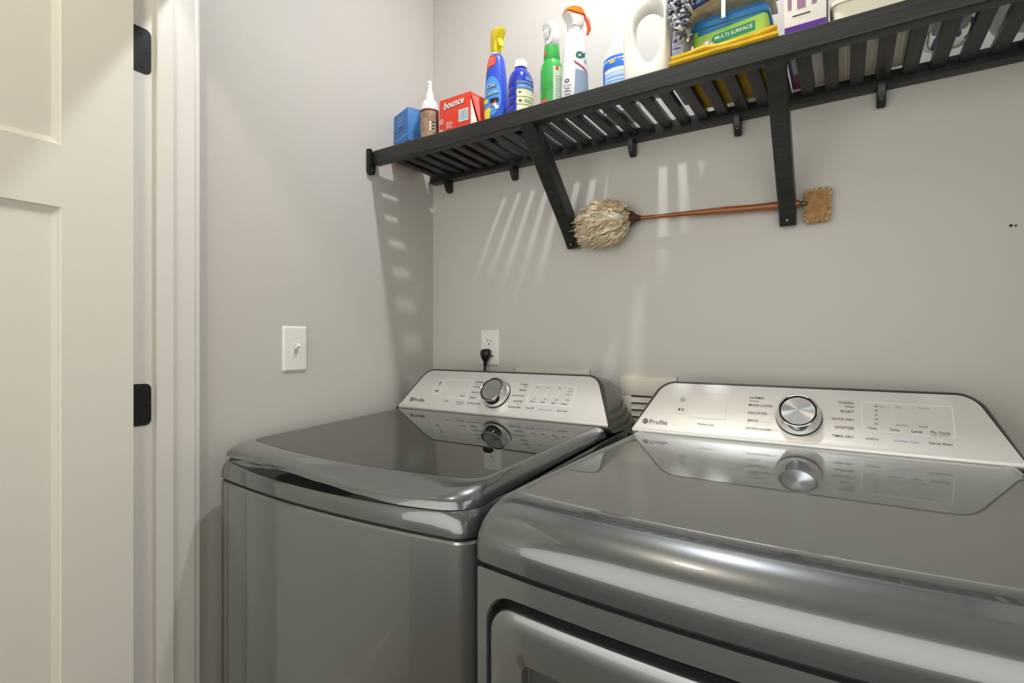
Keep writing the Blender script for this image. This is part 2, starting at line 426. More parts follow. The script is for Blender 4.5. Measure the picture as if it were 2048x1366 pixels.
# open door: slab with recessed flat panels and sloped sticking
def build_door():
    X0, X1 = 0.031, 0.065; Y1 = -0.9275; Y0 = Y1 - 0.762; Z0, Z1 = 0.012, 2.008
    ys = [Y0, Y0 + 0.108, (Y0 + Y1) / 2 - 0.05, (Y0 + Y1) / 2 + 0.05, Y1 - 0.108, Y1]
    panels = [(Y0 + 0.108, Y1 - 0.108, 1.540, 1.895), (Y0 + 0.108, (Y0 + Y1) / 2 - 0.05, 0.24, 1.432), ((Y0 + Y1) / 2 + 0.05, Y1 - 0.108, 0.24, 1.432)]
    zs = [Z0, 0.24, 1.432, 1.540, 1.895, Z1]
    verts, faces = [], []
    def P(x, y, z): verts.append((x, y, z)); return len(verts) - 1
    for X, s in ((X1, -1), (X0, 1)):
        for i in range(5):
            for j in range(5):
                y0, y1, z0, z1 = ys[i], ys[i + 1], zs[j], zs[j + 1]
                inp = any(p[0] - 1e-6 <= y0 and y1 <= p[1] + 1e-6 and p[2] - 1e-6 <= z0 and z1 <= p[3] + 1e-6 for p in panels)
                if not inp: faces.append((P(X, y0, z0), P(X, y1, z0), P(X, y1, z1), P(X, y0, z1)))
        for (a, b, c, d) in panels:
            L0 = [(a, c), (b, c), (b, d), (a, d)]
            def ins(k): return [(a + k, c + k), (b - k, c + k), (b - k, d - k), (a + k, d - k)]
            rings = [[P(X, y, z) for y, z in L0], [P(X + s * 0.004, y, z) for y, z in ins(0.0015)], [P(X + s * 0.0085, y, z) for y, z in ins(0.0115)]]
            for r0, r1 in zip(rings, rings[1:]):
                for q in range(4): faces.append((r0[q], r0[(q + 1) % 4], r1[(q + 1) % 4], r1[q]))
            faces.append(tuple(rings[-1]))
    for (y, z, y2, z2) in ((Y0, Z0, Y1, Z0), (Y1, Z0, Y1, Z1), (Y1, Z1, Y0, Z1), (Y0, Z1, Y0, Z0)):
        faces.append((P(X0, y, z), P(X1, y, z), P(X1, y2, z2), P(X0, y2, z2)))
    me = bpy.data.meshes.new('door_1'); me.from_pydata(verts, [], faces); me.update()
    bmx = bmesh.new(); bmx.from_mesh(me); bmesh.ops.remove_doubles(bmx, verts=bmx.verts, dist=1e-5); bpy.data.meshes.remove(me)
    d = bm_obj('door_1', bmx, M_DOOR, kind='structure', label='white panelled closet door standing open on the left')
    # handle near the free edge
    y = Y0 + 0.06
    bmx = bmesh.new()
    bmesh.ops.create_cone(bmx, cap_ends=True, segments=24, radius1=0.026, radius2=0.026, depth=0.006, matrix=Matrix.Translation((X1 + 0.003, y, 0.95)) @ Matrix.Rotation(PI / 2, 4, 'Y'))
    bmesh.ops.create_cone(bmx, cap_ends=True, segments=24, radius1=0.010, radius2=0.010, depth=0.03, matrix=Matrix.Translation((X1 + 0.02, y, 0.95)) @ Matrix.Rotation(PI / 2, 4, 'Y'))
    bmesh.ops.create_uvsphere(bmx, u_segments=20, v_segments=12, radius=0.026, matrix=Matrix.Translation((X1 + 0.048, y, 0.95)) @ Matrix.Scale(0.75, 4, (1, 0, 0)))
    bm_obj('door_knob', bmx, M_HINGE, d, smooth=40)
build_door()

# ------------------------------------------------------------------ lamps
def downlight(name, P, r, watts, col, label):
    """flat LED downlight let into the ceiling: white rim, glowing round diffuser"""
    e = empty(name, (P.x, P.y, H), label, 'lamp')
    n = 40
    L = [[(P.x + q * math.cos(2 * PI * j / n), P.y + q * math.sin(2 * PI * j / n), z) for j in range(n)] for q, z in ((r + .030, H - .0005), (r + .030, H - .006), (r + .024, H - .012), (r + .001, H - .012), (r + .001, P.z))]
    v, f = ring_loft(L); mesh('rim', v, f, M_PLATE, e, smooth=40)
    L = [[(P.x + q * math.cos(2 * PI * j / n), P.y + q * math.sin(2 * PI * j / n), z) for j in range(n)] for q, z in ((r, P.z + .001), (r, P.z), (r * .5, P.z), (r * .05, P.z))]
    v, f = ring_loft(L, True, True, True); mesh('diffuser', v, f, mat_emit(name + '_glow', col, watts / (PI * PI * r * r)), e)
downlight('closet_downlight', BULB_POS, BULB_R, BULB_W, BULB_C, 'small round downlight in the closet ceiling above the shelf')
downlight('hall_downlight', HALL_POS, HALL_R, HALL_W, HALL_C, 'round warm downlight in the hall ceiling outside the closet')

# ------------------------------------------------------------------ machines: shared parts
def outline(c, hw, yb, yf, bow, r, rb=0.004, nf=24, nc=8, ns=8):
    """plan outline, same point count each time: back-left, down the left side, front corner, bowed front, up the right"""
    P = []
    for i in range(4):
        a = PI / 2 + (PI / 2) * i / 3; P.append((c - hw + rb + rb * math.cos(a), yb - rb + rb * math.sin(a)))
    for i in range(1, ns): P.append((c - hw, yb - rb + (yf + r - yb + rb) * i / ns))
    for i in range(nc + 1):
        a = PI + (PI / 2) * i / nc; P.append((c - hw + r + r * math.cos(a), yf + r + r * math.sin(a)))
    for i in range(1, nf): P.append((c - hw + r + (2 * hw - 2 * r) * i / nf, yf))
    for i in range(nc + 1):
        a = -PI / 2 + (PI / 2) * i / nc; P.append((c + hw - r + r * math.cos(a), yf + r + r * math.sin(a)))
    for i in range(1, ns): P.append((c + hw, yf + r + (yb - rb - yf - r) * i / ns))
    for i in range(4):
        a = (PI / 2) * i / 3; P.append((c + hw - rb + rb * math.cos(a), yb - rb + rb * math.sin(a)))
    out = []
    for x, y in P:
        k = 1.0 if y < yf + r + 1e-6 else 0.0
        out.append((x, y - k * bow * max(0.0, 1 - ((x - c) / hw) ** 2)))
    return out

SL = math.radians(56); CS, SN = math.cos(SL), math.sin(SL)
PT = 0.1335
def console(root, c, A, washer):
    def P(u, t, h): return Vector((c + u, A[0] + t * CS - h * SN, A[1] + t * SN + h * CS))
    def hwid(t, hb, ht, T, r):
        w_ = hb + (ht - hb) * max(0.0, min(1.0, t / T))
        if t > T - r: w_ -= r - math.sqrt(max(0.0, r * r - (t - (T - r)) ** 2))
        return w_
    # dark housing: front border, then back to the rear
    def loop(ex, h, y=None, drop=0.0):
        T = PT + 2 * ex; hb, ht, r = 0.341 + ex, 0.281 + ex, 0.024 + ex
        ts = [0, .01, .03, .06, .09, T - r - .002] + [T - r + r * math.sin(PI / 2 * k / 8) for k in range(1, 9)]
        L = []
        pts = [(-hwid(t, hb, ht, T, r), t - ex) for t in ts]
        top = [(-hwid(T, hb, ht, T, r) * (1 - k / 6), T - ex) for k in range(1, 6)]
        pts += top + [(-a, b) for a, b in reversed(top)][0:] + [(hwid(t, hb, ht, T, r), t - ex) for t in reversed(ts)]
        for u, t in pts:
            p = P(u, t, h)
            if y is not None:
                k = max(0.0, t / T)
                p = Vector((p.x, max(p.y, y), p.z - drop * k))
            L.append(p)
        return L
    loops = [loop(0.0005, -0.004), loop(0.0015, 0.0005), loop(0.005, 0.0005), loop(0.008, -0.004), loop(0.009, -0.012)]
    loops += [loop(0.009, -0.02, -0.105, 0.0), loop(0.008, -0.02, -0.075, 0.004), loop(0.004, -0.02, -0.052, 0.016)]
    v, f = ring_loft(loops, True, False, True)
    hs = mesh('console_housing', v, f, M_HOUSING, root, smooth=35, label='dark grey console housing')
    # silver fascia with rolled lower lip
    ts = [(-0.001, -0.007), (0.0, -0.0045), (0.002, -0.0015), (0.005, 0.0004), (0.010, 0.0016), (0.016, 0.0012), (0.022, 0.0008)] + [(0.022 + (PT - 0.024 - 0.022) * k / 5, 0.0008) for k in range(1, 6)] + [(PT - 0.024 + 0.024 * math.sin(PI / 2 * k / 8), 0.0008) for k in range(1, 9)]
    nx = 16; vv = []; ff = []
    for t, h in ts:
        w_ = hwid(t, 0.341, 0.281, PT, 0.024)
        if t < 0.006: w_ -= 0.004 * (1 - max(0, t) / 0.006) ** 2
        for i in range(nx + 1): vv.append(P(-w_ + 2 * w_ * i / nx, t, h))
    for j in range(len(ts) - 1):
        for i in range(nx): ff.append((j * (nx + 1) + i, j * (nx + 1) + i + 1, (j + 1) * (nx + 1) + i + 1, (j + 1) * (nx + 1) + i))
    fa = mesh('console_fascia', vv, ff, M_PANEL, root, smooth=30, label='brushed silver control fascia')
    # dial
    kx, kt = (0.0, 0.066) if washer else (0.004, 0.066)
    def dial(name, prof, m, n=48, parent=None, cap=True):
        loops_ = [[P(kx + r * math.cos(2 * PI * j / n), kt + r * math.sin(2 * PI * j / n), h) for j in range(n)] for r, h in prof]
        v_, f_ = ring_loft(loops_, True, False, cap)
        return mesh(name, v_, f_, m, parent, smooth=30)
    dial('dial_gap', [(0.0425, 0.001), (0.0425, 0.003), (0.038, 0.003)], M_SEAM, parent=fa)
    kb = dial('dial', [(0.0410, 0.003), (0.0418, 0.006), (0.0395, 0.018), (0.0370, 0.028), (0.0362, 0.0305), (0.0350, 0.031), (0.0338, 0.0305), (0.0332, 0.028), (0.0328, 0.0245)], M_CHROME, parent=root, cap=False)
    kb['label'] = 'chrome ringed program dial'
    # spun steel face: shallow dish
    dial('dial_groove', [(0.0330, 0.0250), (0.0300, 0.0248)], M_SEAM, parent=kb, cap=False)
    dial('dial_face', [(0.0312, 0.0246), (0.0310, 0.0285), (0.0303, 0.0291), (0.020, 0.0287), (0.010, 0.0284), (0.001, 0.0283)], M_SPUN, parent=kb)
    # print
    fn = lambda u, v_: P(u, v_, 0.0014)
    ink, grey, blue, line = Print(fn), Print(fn), Print(fn), Print(fn)
    if washer:
        px0, px1, pt0, pt1 = -0.2255, -0.2002, 0.0526, 0.1013
        sx0, sx1, st0, st1 = -0.194, -0.0962, 0.0452, 0.1057
        bx0, bx1, bt0, bt1 = 0.1018, 0.2333, 0.0444, 0.1044
        Ls = [('NORMAL', -.085, -.0577, .101), ('WHITES', -.0848, -.0602, .0845), ('DELICATES', -.085, -.0518, .0672), ('JEANS', -.085, -.0646, .0498), ('DOWNLOADED', -.086, -.0413, .0326)]
        Rs = [('TOWELS', .0653, .0906, .1007), ('BULKY', .0693, .0908, .0837), ('QUICK WASH', .0513, .0906, .0656), ('SANITIZE', .0608, .0891, .0495), ('DRAIN+SPIN', .0504, .0891, .0316)]
        grey.text('Cottons', -.085, -.072, .0945); grey.text('Sheets', .079, .0906, .0935); grey.text('with Oxi', .075, .0891, .0425)
        for s, a, b, t in (('Temp', .1112, .1261, .0515), ('Soil', .1439, .154, .0520), ('Spin', .1747, .1872, .0513), ('Rinse', .2045, .2199, .0517), ('Deep Fill', .1048, .1291, .0318), ('Auto Soak', .1972, .2262, .0317), ('Delay', -.1686, -.1541, .0332), ('My Cycle', -.1254, -.1003, .0321), ('Select', -.1207, -.1033, .0536)): ink.text(s, a, b, t)
        blue.text('Power Stream', .1463, .1846, .0311)
        for k, (a, b) in enumerate((('Hot', 'Cold'), ('Heavy', 'Light'), ('Max', 'Off'))):
            u = .121 + .0325 * k
            grey.text(a, u - .004, u + .006, .095); grey.text(b, u - .004, u + .006, .0605)
            for q in range(3): line.rect(u - .0015, u + .0015, .069 + .0085 * q, .0712 + .0085 * q)
        grey.text('Deep', .213, .224, .0945); grey.text('Rinse', .213, .226, .0875); grey.text('Extra', .211, .223, .0785); grey.text('Single', .211, .224, .0625)
        grey.text('Hold to Save', -.1254, -.1003, .0262)
    else:
        px0, px1, pt0, pt1 = -0.2450, -0.2208, 0.0522, 0.1028
        sx0, sx1, st0, st1 = -0.213, -0.1364, 0.0460, 0.1096
        bx0, bx1, bt0, bt1 = 0.1116, 0.250, 0.0455, 0.1088
        Ls = [('NORMAL', -.0917, -.0619, .1050), ('MIXED LOADS', -.0918, -.0462, .0870), ('DELICATES', -.0919, -.0554, .0683), ('JEANS', -.0919, -.0707, .0495), ('DOWNLOADED', -.0927, -.0445, .0315)]
        Rs = [('TOWELS', .0717, .099, .1047), ('BULKY', .077, .0987, .0857), ('QUICK DRY', .0623, .0985, .0673), ('SANITIZE', .0679, .0984, .0497), ('TIMED DRY', .0624, .0979, .0308)]
        ink.text('Cottons', -.0911, -.072, .0972); ink.text('Sheets', .0838, .099, .0968)
        for s, a, b, t in (('Time', .1209, .1352, .053), ('Temp', .1541, .1694, .0527), ('Level', .1882, .2032, .0528), ('My Cycle', .2162, .2429, .053), ('ecoDry', .1171, .1378, .0303), ('Damp Alert', .2123, .2453, .0315), ('Washer Link', -.193, -.1573, .0319)): ink.text(s, a, b, t)
        blue.text('Wrinkle Care', .1603, .1975, .0311)
        for s, a, b, t in (('80 min', .1323, .148, .101), ('60', .1323, .138, .0915), ('40', .132, .1378, .082), ('20', .132, .1378, .0725), ('10', .1316, .137, .0631), ('Hot', .1659, .174, .1008), ('More Dry', .1999, .2177, .1012), ('No Heat', .1653, .1829, .0636), ('Damp', .199, .2117, .0633)): grey.text(s, a, b, t)
        grey.text('Hold to Save', .2162, .2429, .0478)
    R = 0.047
    for s, a, b, t in Ls:
        ink.text(s, a, b, t, bold=0.004)
        e = kx - math.sqrt(max(0, R * R - (t - kt) ** 2)) - .002
        if e - b > .004: line.rect(b + .003, e, t - .0005, t + .0005)
    for s, a, b, t in Rs:
        ink.text(s, a, b, t, bold=0.004)
        e = kx + math.sqrt(max(0, R * R - (t - kt) ** 2)) + .002
        if a - e > .004: line.rect(e, a - .003, t - .0005, t + .0005)
    line.frame(px0, px1, pt0, pt1, .0012); line.frame(sx0, sx1, st0, st1, .0012); line.frame(bx0, bx1, bt0, bt1, .0012)
    pm = (pt0 + pt1) / 2; line.rect(px0 + .003, px1 - .003, pm - .0003, pm + .0003)
    pu = (px0 + px1) / 2
    ink.ring(pu, pm + .0125, .0038, .0049, math.radians(120), math.radians(420)); ink.rect(pu - .0006, pu + .0006, pm + .0125, pm + .0185)
    ink.poly([(pu - .0065, pm - .0165), (pu - .0005, pm - .013), (pu - .0065, pm - .0095)])
    ink.rect(pu + .0015, pu + .0028, pm - .0165, pm - .0095); ink.rect(pu + .0044, pu + .0057, pm - .0165, pm - .0095)
    # maker's badge: round monogram and word
    lu, lt = (-.2968, .0305) if washer else (-.3105, .0282)
    ink.ring(lu, lt, .0052, .0068); ink.disc(lu, lt, .0046)
    mono = Print(lambda u, v_: P(u, v_, 0.0020)); mono.text('GE', lu - .0040, lu + .0040, lt, shear=0.3)
    for k in range(4):
        a = PI / 4 + k * PI / 2; mono.ring(lu + .0057 * math.cos(a), lt + .0057 * math.sin(a), .0004, .0010, n=8)
    ink.text('Profile', lu + .0105, lu + .0515, lt - .0002)
    ink.build('printed_legend', M_INK, fa, kind='stuff'); grey.build('printed_small_legend', M_INK2, fa, kind='stuff'); blue.build('printed_blue_legend', M_INKB, fa, kind='stuff')
    line.build('printed_lines', M_LINE, fa, kind='stuff'); mono.build('badge_monogram', M_LINE, fa, kind='stuff')

# ------------------------------------------------------------------ washer
WC = 0.400
wr = empty('washing_machine', (WC, -0.42, 0), 'graphite top load washing machine with glass lid, left of the dryer', 'washer')
def lv(pts, z): return [(x, y, z) for x, y in pts]
o0 = outline(WC, 0.343, -0.062, -0.768, 0.025, 0.030)
o0i = outline(WC, 0.340, -0.065, -0.765, 0.025, 0.028)
v, f = ring_loft([lv(o0i, 0.03), lv(o0, 0.034), lv(o0, 0.899), lv(o0i, 0.9025)], True, True, True)
mesh('cabinet', v, f, M_BODY, wr, smooth=35)
o1 = outline(WC, 0.3395, -0.066, -0.764, 0.025, 0.027)
v, f = ring_loft([lv(o1, 0.9025), lv(o1, 0.909)], True, False, False)
mesh('seam', v, f, M_SEAM, wr)
for fx in (-0.29, 0.29):
    for fy in (-0.12, -0.70): tube('foot', [(WC + fx, fy, 0.0), (WC + fx, fy, 0.034)], 0.02, M_BLACKPLASTIC, wr, 14)
# top band (deck) with a shallow dip at the front
def bandz(x, y): return 0.938 + 0.012 * abs((x - WC) / 0.343) ** 3 + max(0.0, (y + 0.60)) * 0.055 * min(1.0, abs((x - WC) / 0.343) ** 3 + (1.0 if y > -0.70 else 0.0) * 0.9)
o0m = outline(WC, 0.3408, -0.064, -0.7665, 0.026, 0.034)
o0t = outline(WC, 0.3375, -0.067, -0.7645, 0.027, 0.044)
o0u = outline(WC, 0.3350, -0.069, -0.7620, 0.027, 0.044)
o2 = outline(WC, 0.326, -0.074, -0.750, 0.026, 0.04)
o3 = outline(WC, 0.300, -0.095, -0.70, 0.02, 0.02)
v, f = ring_loft([lv(o0i, 0.9065), lv(o0, 0.910), lv(o0, 0.918), [(x, y, 0.918 + (bandz(x, y) - 0.922) * 0.6) for x, y in o0m], [(x, y, bandz(x, y) - 0.0035) for x, y in o0t], [(x, y, bandz(x, y)) for x, y in o0u],
                  [(x, y, bandz(x, y) - 0.002) for x, y in o2], lv(o3, 0.930)], True, False, True)
mesh('top_deck', v, f, M_TOP, wr, smooth=35)
# tub ring and basket opening under the glass
def ringmesh(name, cx_, cy_, r0, r1, z0, z1, m, parent, n=48):
    L = [[(cx_ + r * math.cos(2 * PI * j / n), cy_ + r * math.sin(2 * PI * j / n), z) for j in range(n)] for r, z in ((r1, z0), (r1 - .004, z1), (r0 + .006, z1), (r0, z1 - .006), (r0, z0))]
    v_, f_ = ring_loft(L); return mesh(name, v_, f_, m, parent, smooth=30)
ringmesh('tub_ring', WC, -0.46, 0.19, 0.225, 0.9302, 0.948, M_TUB, wr)
v, f = ring_loft([[(WC + r * math.cos(2 * PI * j / 40), -0.46 + r * math.sin(2 * PI * j / 40), z) for j in range(40)] for r, z in ((0.19, 0.9335), (0.12, 0.9325), (0.03, 0.932))], True, False, True)
mesh('basket', v, f, M_BASKET, wr, smooth=30)
# lid
def ztop(y): return 0.980 + (y + 0.72) / 0.485 * 0.020
def zlip(x, y):
    zf = interp(x, [(0.06, 0.956), (0.12, 0.958), (0.22, 0.9625), (0.34, 0.962), (0.45, 0.956), (0.535, 0.949), (0.61, 0.9445), (0.74, 0.948)])
    zs = 0.952 + max(0.0, y + 0.72) * 0.055
    k = max(0.0, min(1.0, (y + 0.70) / 0.05)); return zf + (zs - zf) * k
gl = outline(WC, 0.316, -0.2425, -0.704, 0.034, 0.030)
ol = outline(WC, 0.3392, -0.237, -0.765, 0.029, 0.050)
def scoop(x, y):
    if y > -0.66: return 0.0
    return math.exp(-((x - 0.50) / 0.15) ** 2)
loops = []
ou = outline(WC, 0.31, -0.25, -0.72, 0.03, 0.045)
loops.append([(x, y, zlip(x, y) + 0.006) for x, y in ou])
mid = [((a[0] * 0.75 + b[0] * 0.25), (a[1] * 0.75 + b[1] * 0.25)) for a, b in zip(ol, ou)]
loops.append([(x, y, zlip(x, y) + 0.002) for x, y in mid])
NT = 14
for i in range(NT + 1):
    t = i / NT; t = t * t * 0.45 + t * 0.55
    L = []
    for (xo, yo), (xi, yi) in zip(ol, gl):
        x, y = xo + (xi - xo) * t, yo + (yi - yo) * t
        zb, zt = zlip(xo, yo), ztop(yi)
        e1 = math.sqrt(max(0.0, 1 - (1 - t) ** 2.2)) ** 0.9
        tt = max(0.0, (t - 0.16) / 0.84); lip = math.sqrt(max(0.0, 1 - (1 - min(1.0, t / 0.16)) ** 2))
        e2 = 0.36 * lip + 0.64 * (tt * tt * (3 - 2 * tt) * 0.65 + tt * 0.35)
        k = scoop(xo, yo)
        L.append((x, y, zb + (zt - zb) * (e1 * (1 - k) + e2 * k)))
    loops.append(L)
v, f = ring_loft(loops)
mesh('lid_frame', v, f, M_TOP, wr, smooth=40, label='glossy graphite lid frame with finger scoop')
gl2 = outline(WC, 0.3152, -0.243, -0.7032, 0.034, 0.0295)
gz = [(x, y, ztop(y) + 0.0002) for x, y in gl2]
v, f = ring_loft([gz, [(x, y, z - 0.003) for x, y, z in gz]], True, True, True)
mesh('lid_glass', v, f, M_GLASS, wr, label='smoked glass lid pane')
console(wr, WC, (-0.23, 1.0), True)

# ------------------------------------------------------------------ dryer
DC = 1.121
dr = empty('clothes_dryer', (DC, -0.42, 0), 'graphite front load clothes dryer with rounded top, right of the washer', 'dryer')
DH, DYF, DBOW = 0.346, -0.803, 0.024
def dfy(x): return DYF - DBOW * max(0.0, 1 - ((x - DC) / DH) ** 2)
# front panel with the round-cornered door opening
def rrect(cx_, cz, hx, hz, r, n=8, m=8):
    P = []
    for (sx, sz, a0) in ((1, 1, 0), (-1, 1, PI / 2), (-1, -1, PI), (1, -1, 1.5 * PI)):
        for i in range(n + 1):
            a = a0 + PI / 2 * i / n; P.append((cx_ + sx * (hx - r) + r * math.cos(a), cz + sz * (hz - r) + r * math.sin(a)))
        # straight run to the next corner
        nx_ = {(1, 1): (-1, 1), (-1, 1): (-1, -1), (-1, -1): (1, -1), (1, -1): (1, 1)}[(sx, sz)]
        a = a0 + PI / 2
        p0 = P[-1]; p1 = (cx_ + nx_[0] * (hx - r) + r * math.cos(a), cz + nx_[1] * (hz - r) + r * math.sin(a))
        for i in range(1, m): P.append((p0[0] + (p1[0] - p0[0]) * i / m, p0[1] + (p1[1] - p0[1]) * i / m))
    return P
DZ0, DZ1 = 0.034, 0.8975
HCX, HCZ, HHX, HHZ = DC, 0.555, 0.318, 0.3145
hole = rrect(HCX, HCZ, HHX, HHZ, 0.042)
outer = rrect(DC, (DZ0 + DZ1) / 2, DH - 0.012, (DZ1 - DZ0) / 2, 0.004)
def S(p, off): return (p[0], dfy(p[0]) + off, p[1])
loops = [[(DC + (p[0] - DC) * (DH / (DH - .012)) if abs(p[0] - DC) > DH - .0121 else p[0], DYF + 0.05, p[1]) for p in outer],
         [S(p, 0.0) for p in outer]] + [[S((a[0] + (b[0] - a[0]) * t, a[1] + (b[1] - a[1]) * t), 0.0) for a, b in zip(outer, hole)] for t in (0.5, 0.9)] + \
        [[S(p, 0.0) for p in hole], [S((HCX + (p[0] - HCX) * 0.994, HCZ + (p[1] - HCZ) * 0.994), 0.003) for p in hole], [S((HCX + (p[0] - HCX) * 0.99, HCZ + (p[1] - HCZ) * 0.99), 0.03) for p in hole]]
v, f = ring_loft(loops)
mesh('front_panel', v, f, M_BODY, dr, smooth=35)
v, f = ring_loft([[S((HCX + (p[0] - HCX) * 0.995, HCZ + (p[1] - HCZ) * 0.995), 0.028) for p in hole], [S((HCX + (p[0] - HCX) * 0.5, HCZ + (p[1] - HCZ) * 0.5), 0.028) for p in hole]], True, False, True)
mesh('door_recess', v, f, M_SEAM, dr)
oc = outline(DC, DH, -0.05, DYF + 0.049, 0.0, 0.004)
v, f = ring_loft([lv(oc, 0.03), lv(oc, 0.8975)], True, True, True)
mesh('cabinet', v, f, M_BODY, dr, smooth=35)
for fx in (-0.29, 0.29):
    for fy in (-0.12, -0.70): tube('foot', [(DC + fx, fy, 0.0), (DC + fx, fy, 0.032)], 0.02, M_BLACKPLASTIC, dr, 14)
# door: bowed panel with a stepped inner frame
do = rrect(HCX, HCZ - 0.002, HHX - 0.009, HHZ - 0.0105, 0.038)
def dl(k, off): return [S((HCX + (p[0] - HCX) * k, HCZ - 0.002 + (p[1] - HCZ + 0.002) * k), off) for p in do]
di = rrect(HCX, 0.555, 0.254, 0.242, 0.010)
def il(e, off): return [S((HCX + (p[0] - HCX) * (1 - e), 0.555 + (p[1] - 0.555) * (1 - e)), off) for p in di]
loops = [dl(0.985, 0.026), dl(0.998, 0.004), dl(1.0, 0.0005), dl(0.997, -0.002), dl(0.985, -0.004)]
a_, b_ = dl(0.985, -0.004), il(-0.006, -0.006)
loops += [[tuple(p + (q - p) * t for p, q in zip(A_, B_)) for A_, B_ in zip(a_, b_)] for t in (0.35, 0.7)]
loops += [b_, il(-0.001, -0.005), il(0.004, 0.006), il(0.012, 0.008)]
v, f = ring_loft(loops, True, False, False)
dd = mesh('dryer_door', v, f, M_BODY, dr, smooth=35)
v, f = ring_loft([il(0.011, 0.008), il(0.3, 0.007), il(0.8, 0.006)], True, False, True)
mesh('door_inset', v, f, M_TOP, dd, smooth=30)
# top cover with the big rolled front edge
t0 = outline(DC, 0.346, -0.052, -0.803, 0.024, 0.022)
t0i = outline(DC, 0.343, -0.055, -0.800, 0.024, 0.02)
t1 = outline(DC, 0.318, -0.060, -0.737, 0.022, 0.028)
t1b = outline(DC, 0.3155, -0.061, -0.7335, 0.022, 0.027)
t2 = outline(DC, 0.310, -0.064, -0.728, 0.022, 0.026)
t3 = outline(DC, 0.308, -0.066, -0.726, 0.022, 0.026)
t4 = outline(DC, 0.300, -0.072, -0.718, 0.022, 0.026)
def dzt(y): return 0.981 + (y + 0.74) / 0.55 * 0.008
loops = [lv(t0i, 0.9015), lv(t0, 0.905), lv(t0, 0.922)]
for i in range(1, 15):
    a = PI / 2 * i / 14
    L = []
    for (xo, yo), (xi, yi) in zip(t0, t1):
        kx = 1 - math.cos(a); kz = math.sin(a)
        zt = dzt(yi) + 0.002
        L.append((xo + (xi - xo) * kx, yo + (yi - yo) * kx, 0.922 + (zt - 0.922) * kz))
    loops.append(L)
loops += [[(x, y, dzt(y) + 0.0012) for x, y in t1b], [(x, y, dzt(y)) for x, y in t2], [(x, y, dzt(y)) for x, y in t3], [(x, y, dzt(y)) for x, y in t4]]
v, f = ring_loft(loops, True, False, True)
mesh('top_cover', v, f, M_TOP, dr, smooth=40)
ts_ = outline(DC, 0.340, -0.058, -0.794, 0.024, 0.02)
v, f = ring_loft([lv(ts_, 0.8965), lv(ts_, 0.903)])
mesh('seam', v, f, M_SEAM, dr)
console(dr, DC, (-0.19, 0.9895), False)

# ------------------------------------------------------------------ wall shelf of black slats
sh = empty('wall_shelf', (0.8, 0.0, 1.77), 'black slatted wooden wall shelf with diagonal brackets above the machines', 'shelf')
SX0, SX1 = 0.014, 1.625
def rail(name, y0, y1, z0, z1, b):
    return box(name, SX0, SX1, y0, y1, z0, z1, M_BLACKWOOD, sh, bevel=b, seg=3)
rail('front_rail', -0.287, -0.258, 1.7305, 1.7715, 0.006)
rail('back_rail', -0.034, -0.002, 1.737, 1.7665, 0.003)
# wall cleat face line under the back rail
slat_me = None
for k in range(-2, 34):
    g = 0.1364 + 0.0449 * k
    if g + 0.0249 > SX1: break
    if slat_me is None:
        sl = box('slat', g, g + 0.0249, -0.262, -0.030, 1.7475, 1.7645, M_BLACKSLAT, sh, bevel=0.002); slat_me = (sl, g)
    else:
        c = slat_me[0].copy(); COL.objects.link(c); c.location.x = g - slat_me[1]
def strut(x0, x1):
    # flat bar from under the front rail to the wall, lower end standing against the wall
    cl = [(-0.262, 1.742), (-0.232, 1.712), (-0.150, 1.634), (-0.085, 1.572), (-0.045, 1.528), (-0.026, 1.500), (-0.022, 1.470)]
    cl2 = [(-0.272, 1.7305), (-0.262, 1.718), (-0.176, 1.618), (-0.110, 1.548), (-0.070, 1.504), (-0.050, 1.480), (-0.036, 1.464)]
    back = [(-0.243, 1.7475), (-0.206, 1.7145), (-0.132, 1.645), (-0.062, 1.578), (-0.012, 1.530), (-0.001, 1.516), (-0.001, 1.470)]
    front = [(-0.284, 1.7325), (-0.246, 1.688), (-0.168, 1.612), (-0.098, 1.545), (-0.048, 1.495), (-0.034, 1.478), (-0.022, 1.466)]
    loops = []
    b = 0.004
    for (by, bz), (fy, fz) in zip(back, front):
        dy, dz = fy - by, fz - bz; L = math.hypot(dy, dz); uy, uz = dy / L, dz / L
        loops.append([(x0 + b, by, bz), (x0, by + uy * b, bz + uz * b), (x0, fy - uy * b, fz - uz * b), (x0 + b, fy, fz), (x1 - b, fy, fz), (x1, fy - uy * b, fz - uz * b), (x1, by + uy * b, bz + uz * b), (x1 - b, by, bz)])
    v_, f_ = ring_loft(loops, True, True, True)
    s_ = mesh('bracket', v_, f_, M_BLACKWOOD, sh, smooth=30)
    xm = (x0 + x1) / 2
    tube('screw', [(xm, -0.030, 1.4795), (xm, -0.0375, 1.476)], 0.0032, M_STEELSCREW, s_, 10)
strut(0.529, 0.566); strut(1.077, 1.111)
# small tabs under the back rail
for x in (0.082, 0.343, 0.722, 0.986, 1.270, 1.53):
    L = []
    for xx in (x - 0.0085, x - 0.0065, x + 0.0065, x + 0.0085):
        e = 0.0 if abs(xx - x) < 0.007 else 0.0025
        L.append([(xx, -0.002, 1.745), (xx, -0.002, 1.704 + e), (xx, -0.010, 1.6995 + e), (xx, -0.020 + e, 1.705 + e), (xx, -0.033 + e, 1.728), (xx, -0.0355 + e, 1.745)])
    v_, f_ = ring_loft(L, True, True, True)
    t_ = mesh('rail_tab', v_, f_, M_BLACKPLASTIC, sh, smooth=30)
    tube('screw', [(x, -0.022, 1.7165), (x, -0.0255, 1.715)], 0.0022, M_STEELSCREW, t_, 8)
